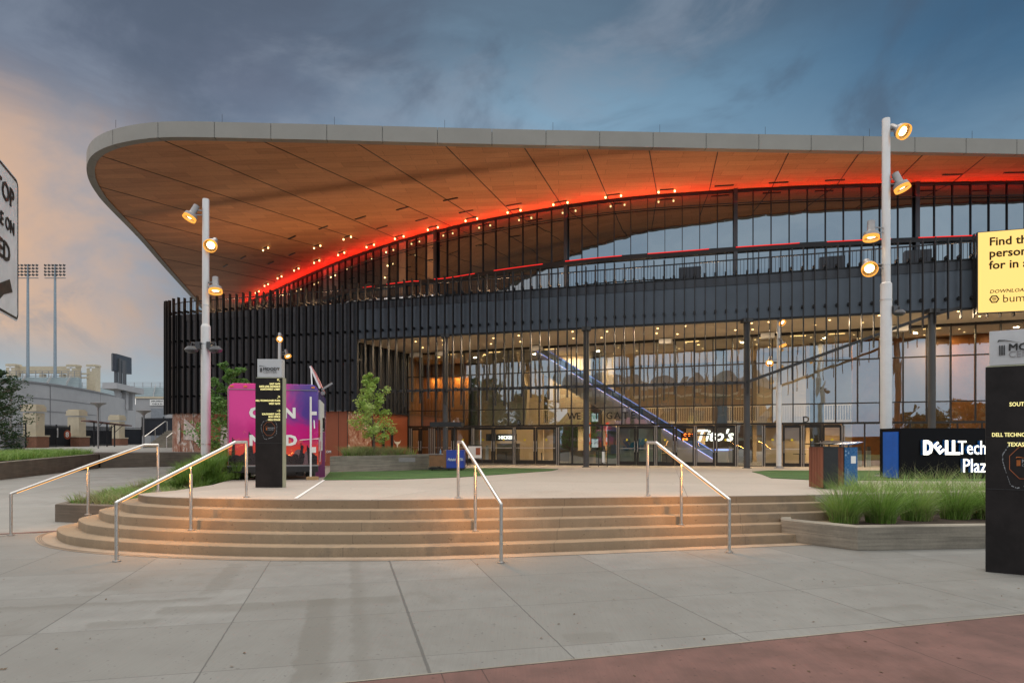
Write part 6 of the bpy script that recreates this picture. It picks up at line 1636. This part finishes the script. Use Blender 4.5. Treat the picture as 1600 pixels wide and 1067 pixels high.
for i, (px, lab) in enumerate(((43.5, 'left of two'), (86, 'right of two'))):
    Y = 150; p = at(px, 590, Y); zt = EYE + (HZ - 413) * Y / 1040; zb = p.z - 5; t = thing('light_tower', 'tall grey floodlight mast above the bleachers, ' + lab, 'floodlight mast', (p.x, p.y, zb), 'stadium floodlight masts')
    mb = MB(); mb.tube([(p.x, p.y, zb), (p.x, p.y, zt - 2.5)], [.36, .24], 12); mb.tube([(p.x, p.y, zt - 2.5), (p.x, p.y, zt)], [.2, .12], 8); mb.build('mast', mat('galvanised_mast', (.26, .31, .35), .5, .3), t, smooth=True)
    mb = MB(); w_ = 16 * Y / 1040
    for k in range(4): mb.bar((p.x - w_, p.y, zt - .3 - k * .72), (p.x + w_, p.y, zt - .3 - k * .72), .08, .10)
    mb.bar((p.x - w_, p.y, zt - 3.1), (p.x + w_, p.y, zt - 3.1), .5, .10); mb.build('lamp_frame', M['lamp_body'], t)
    for k in range(4):
        for j in range(6):
            x = p.x + w_ * (-.92 + j * .37); z = zt - .25 - k * .72; mb = MB(); Mx = Matrix.Translation((x, p.y - .1, z)) @ Matrix.Rotation(R(115), 4, 'X') @ Matrix.Rotation(R(-20), 4, 'Y'); mb.lathe([(.08, -.3), (.27, .0), (.29, .12), (.0, .1)], Mx, 10); mb.build('flood_lamp', M['cctv'], t, smooth=True)
# scoreboard
Y = 130; t = thing('scoreboard', 'dark scoreboard seen from the side on three posts above a concrete ledge', 'scoreboard', at(190, 605, Y)); mb = MB()
a, b_ = at(178, 566, Y), at(202, 572, Y + 8); mb.bar(a, b_, .9, 3.4); mb.build('board', M['navy'], t)
mb = MB(); zz = a.z
for k in range(7): q = a.lerp(b_, k / 6); mb.bar((q.x, q.y - .5, q.z - 1.6), (q.x, q.y - .5, q.z + 1.6), .06, .06)
mb.bar((a.x, a.y - .5, a.z + 1.7), (b_.x, b_.y - .5, b_.z + 1.7), .1, .1); mb.build('lattice', M['lamp_body'], t)
for px, yt in ((187, 558), (193.5, 561), (200, 564)): q = at(px, 606, Y + 2); zt = EYE + (HZ - yt) * (Y + 2) / 1040; mb = MB(); mb.bar((q.x, q.y - 1.2, q.z - 1), (q.x, q.y - 1.2, zt), .5, .5); mb.build('post', M['cctv'], t)
mb = MB(); a, b_ = at(171, 602.5, Y - 2), at(214, 612, Y + 6); mb.bar(a, b_, 3.0, 1.1)
for f in (.3, .55, .8): q = a.lerp(b_, f); mb.bar((q.x, q.y, q.z - 4), q, .9, .9)
mb.build('ledge', M['stadium'], t)
# building with the check-in sign, tent
Y = 105; t = thing('service_building', 'pale grey service building with a roller door beside the stadium', 'building', at(246, 690, Y)); mb = MB()
a = at(212, 622, Y); b2 = at(300, 622, Y); mb.box(((a.x + b2.x) / 2, Y + 4, (a.z) / 2), (b2.x - a.x, 8, a.z)); mb.build('wall', M['stadium'], t)
mb = MB(); q = at(247, 638, Y); mb.box((q.x, Y - .02, (q.z + 1) / 2), (2.2, .1, q.z - 1)); mb.build('roller_door', mat('door_grey', (.22, .24, .27), .5), t)
mb = MB(); mb.bar((a.x, Y, a.z + .1), (b2.x, Y, a.z + .1), .4, .3); mb.build('parapet', M['limestone'], t)
p = at(246.5, 628.6, Y); t = thing('check_in_sign', 'white sign reading IMPLEMENT CHECK IN above the roller door', 'sign', p)
mb = MB(); mb.box((p.x, Y - .12, p.z), (2.35, .06, .95)); mb.build('board', M['white'], t); mb = MB(); F_ = frame((p.x, Y - .16, p.z), (1, 0, 0), (0, 0, 1)); mb.text('IMPLEMENT', F_ @ Matrix.Translation((0, .06, 0)), .36, .01, 'CENTER', .02); mb.text('CHECK IN', F_ @ Matrix.Translation((0, -.36, 0)), .36, .01, 'CENTER', .02); mb.build('sign_text', M['navy'], t)
Yt = 165; p = at(217, 640, Yt); t = thing('event_tent', 'white peaked event tent between the stadium wall and the service building', 'tent', p); mb = MB()
pk = at(214, 621, Yt); zb = at(0, 638, Yt).z; w_ = 4.6
for (sx_, sy_), (tx, ty) in zip(((-1, -1), (1, -1), (1, 1), (-1, 1)), ((1, -1), (1, 1), (-1, 1), (-1, -1))):
    c0, c1 = V((pk.x + sx_ * w_, Yt + sy_ * w_, zb)), V((pk.x + tx * w_, Yt + ty * w_, zb)); m0, m1 = c0.lerp(pk, .5) - V((0, 0, .4)), c1.lerp(pk, .5) - V((0, 0, .4)); mb.add([c0, c1, m1, m0, pk], [(0, 1, 2, 3), (3, 2, 4)]); mb.add([c0, c1, c1 - V((0, 0, .6)), c0 - V((0, 0, .6))], [(0, 1, 2, 3)])
mb.build('canopy', M['white'], t)
for sx_, sy_ in ((-1, -1), (1, -1), (1, 1), (-1, 1)): mb = MB(); mb.bar((pk.x + sx_ * w_ * .97, Yt + sy_ * w_ * .97, .8), (pk.x + sx_ * w_ * .97, Yt + sy_ * w_ * .97, zb), .12, .12); mb.build('pole', M['lamp_body'], t)
# stone building across the street behind the viewer, mirrored in the lobby glass
def facing(label, cx, cy, ang, W_, H_, n_, m, arch):
    t = thing('hall', label, 'building', (cx, cy, 0)); X = Matrix.Translation((cx, cy, 0)) @ Matrix.Rotation(ang, 4, 'Z')
    mb = MB(); mb.box((0, 6, H_ / 2), (W_, 12, H_), X); mb.build('wall', m, t)
    if arch:
        mb = MB(); pw = W_ / n_
        for k in range(n_):
            xc = -W_ / 2 + pw * (k + .5); pts_ = [(xc + pw * .46 * math.cos(R(180 - 18 * i)), H_ + 2.6 * math.sin(R(180 - 18 * i))) for i in range(11)]
            mb.prism(pts_, -.2, 12, X @ Matrix.Rotation(R(90), 4, 'X') @ Matrix.Scale(-1, 4, (0, 0, 1)))
        mb.build('vaulted_roof', M['stadium'], t)
    mb = MB()
    for k in range(n_): mb.box((-W_ / 2 + W_ * (k + .5) / n_, -.05, H_ * .45), (W_ / n_ * .55, .2, H_ * .5), X)
    mb.build('window', M['glass_up'], t); mb = MB(); mb.box((0, -.2, H_ * .86), (W_, .5, .5), X); mb.box((0, -.2, H_ * .16), (W_, .5, .5), X); mb.build('string_course', M['limestone'], t)
facing('dark brick hall with a vaulted roof behind the viewer, seen mirrored in the lobby glass', -37, -37, R(146), 40, 12.3, 7, M['brick'], True)

for k, (x, y, h, lab) in enumerate(((-45, 7, 11.5, 'nearest the stadium'), (-51, -2, 12.5, 'second from the stadium'), (-50, -12, 10, 'third, beside the brick hall'), (3, -54, 6.5, 'first right of the brick hall'), (11, -50, 7.5, 'second right of the brick hall'), (19, -49, 8.5, 'last right of the brick hall'))):
    tree('street_tree', 'tree across the street seen mirrored in the lobby glass, ' + lab, (x, y, 0), h, 1.6, lambda f: 5.2 * (1 - f) ** .4 * (.6 + .5 * min(1, f * 3)), 22, 6500, .30, M['leaf_deep'], .2, 'street trees behind the viewer', 40 + k)

# dry leaves and scraps blown over the pavement
mb = MB(); rl = random.Random(77)
for k in range(150):
    p = on(rl.uniform(-40, 1640), 878 + 180 * rl.random() ** 1.6) if k < 95 else onp(rl.uniform(300, 1280), rl.uniform(746, 772))
    z0 = .008 if k < 95 else plaza_z(max(10.7, p.y)) + .012
    if k < 95 and p.y > 9.0: continue
    a_ = rl.uniform(0, 6.28); s_ = rl.uniform(.008, .022); u_, w_ = V((math.cos(a_), math.sin(a_), rl.uniform(0, .3))) * s_, V((-math.sin(a_), math.cos(a_), rl.uniform(0, .4))) * s_ * .5
    q = V((p.x, p.y, z0)); mb.add([q - u_, q + w_, q + u_, q - w_], [(0, 1, 2, 3)])
tag(mb.build('fallen_leaves', mat('dry_leaf', (.10, .065, .035), .8, var=.4), None, fix=False), 'small dry leaves scattered over the pavement and plaza', 'leaves', kind='stuff')
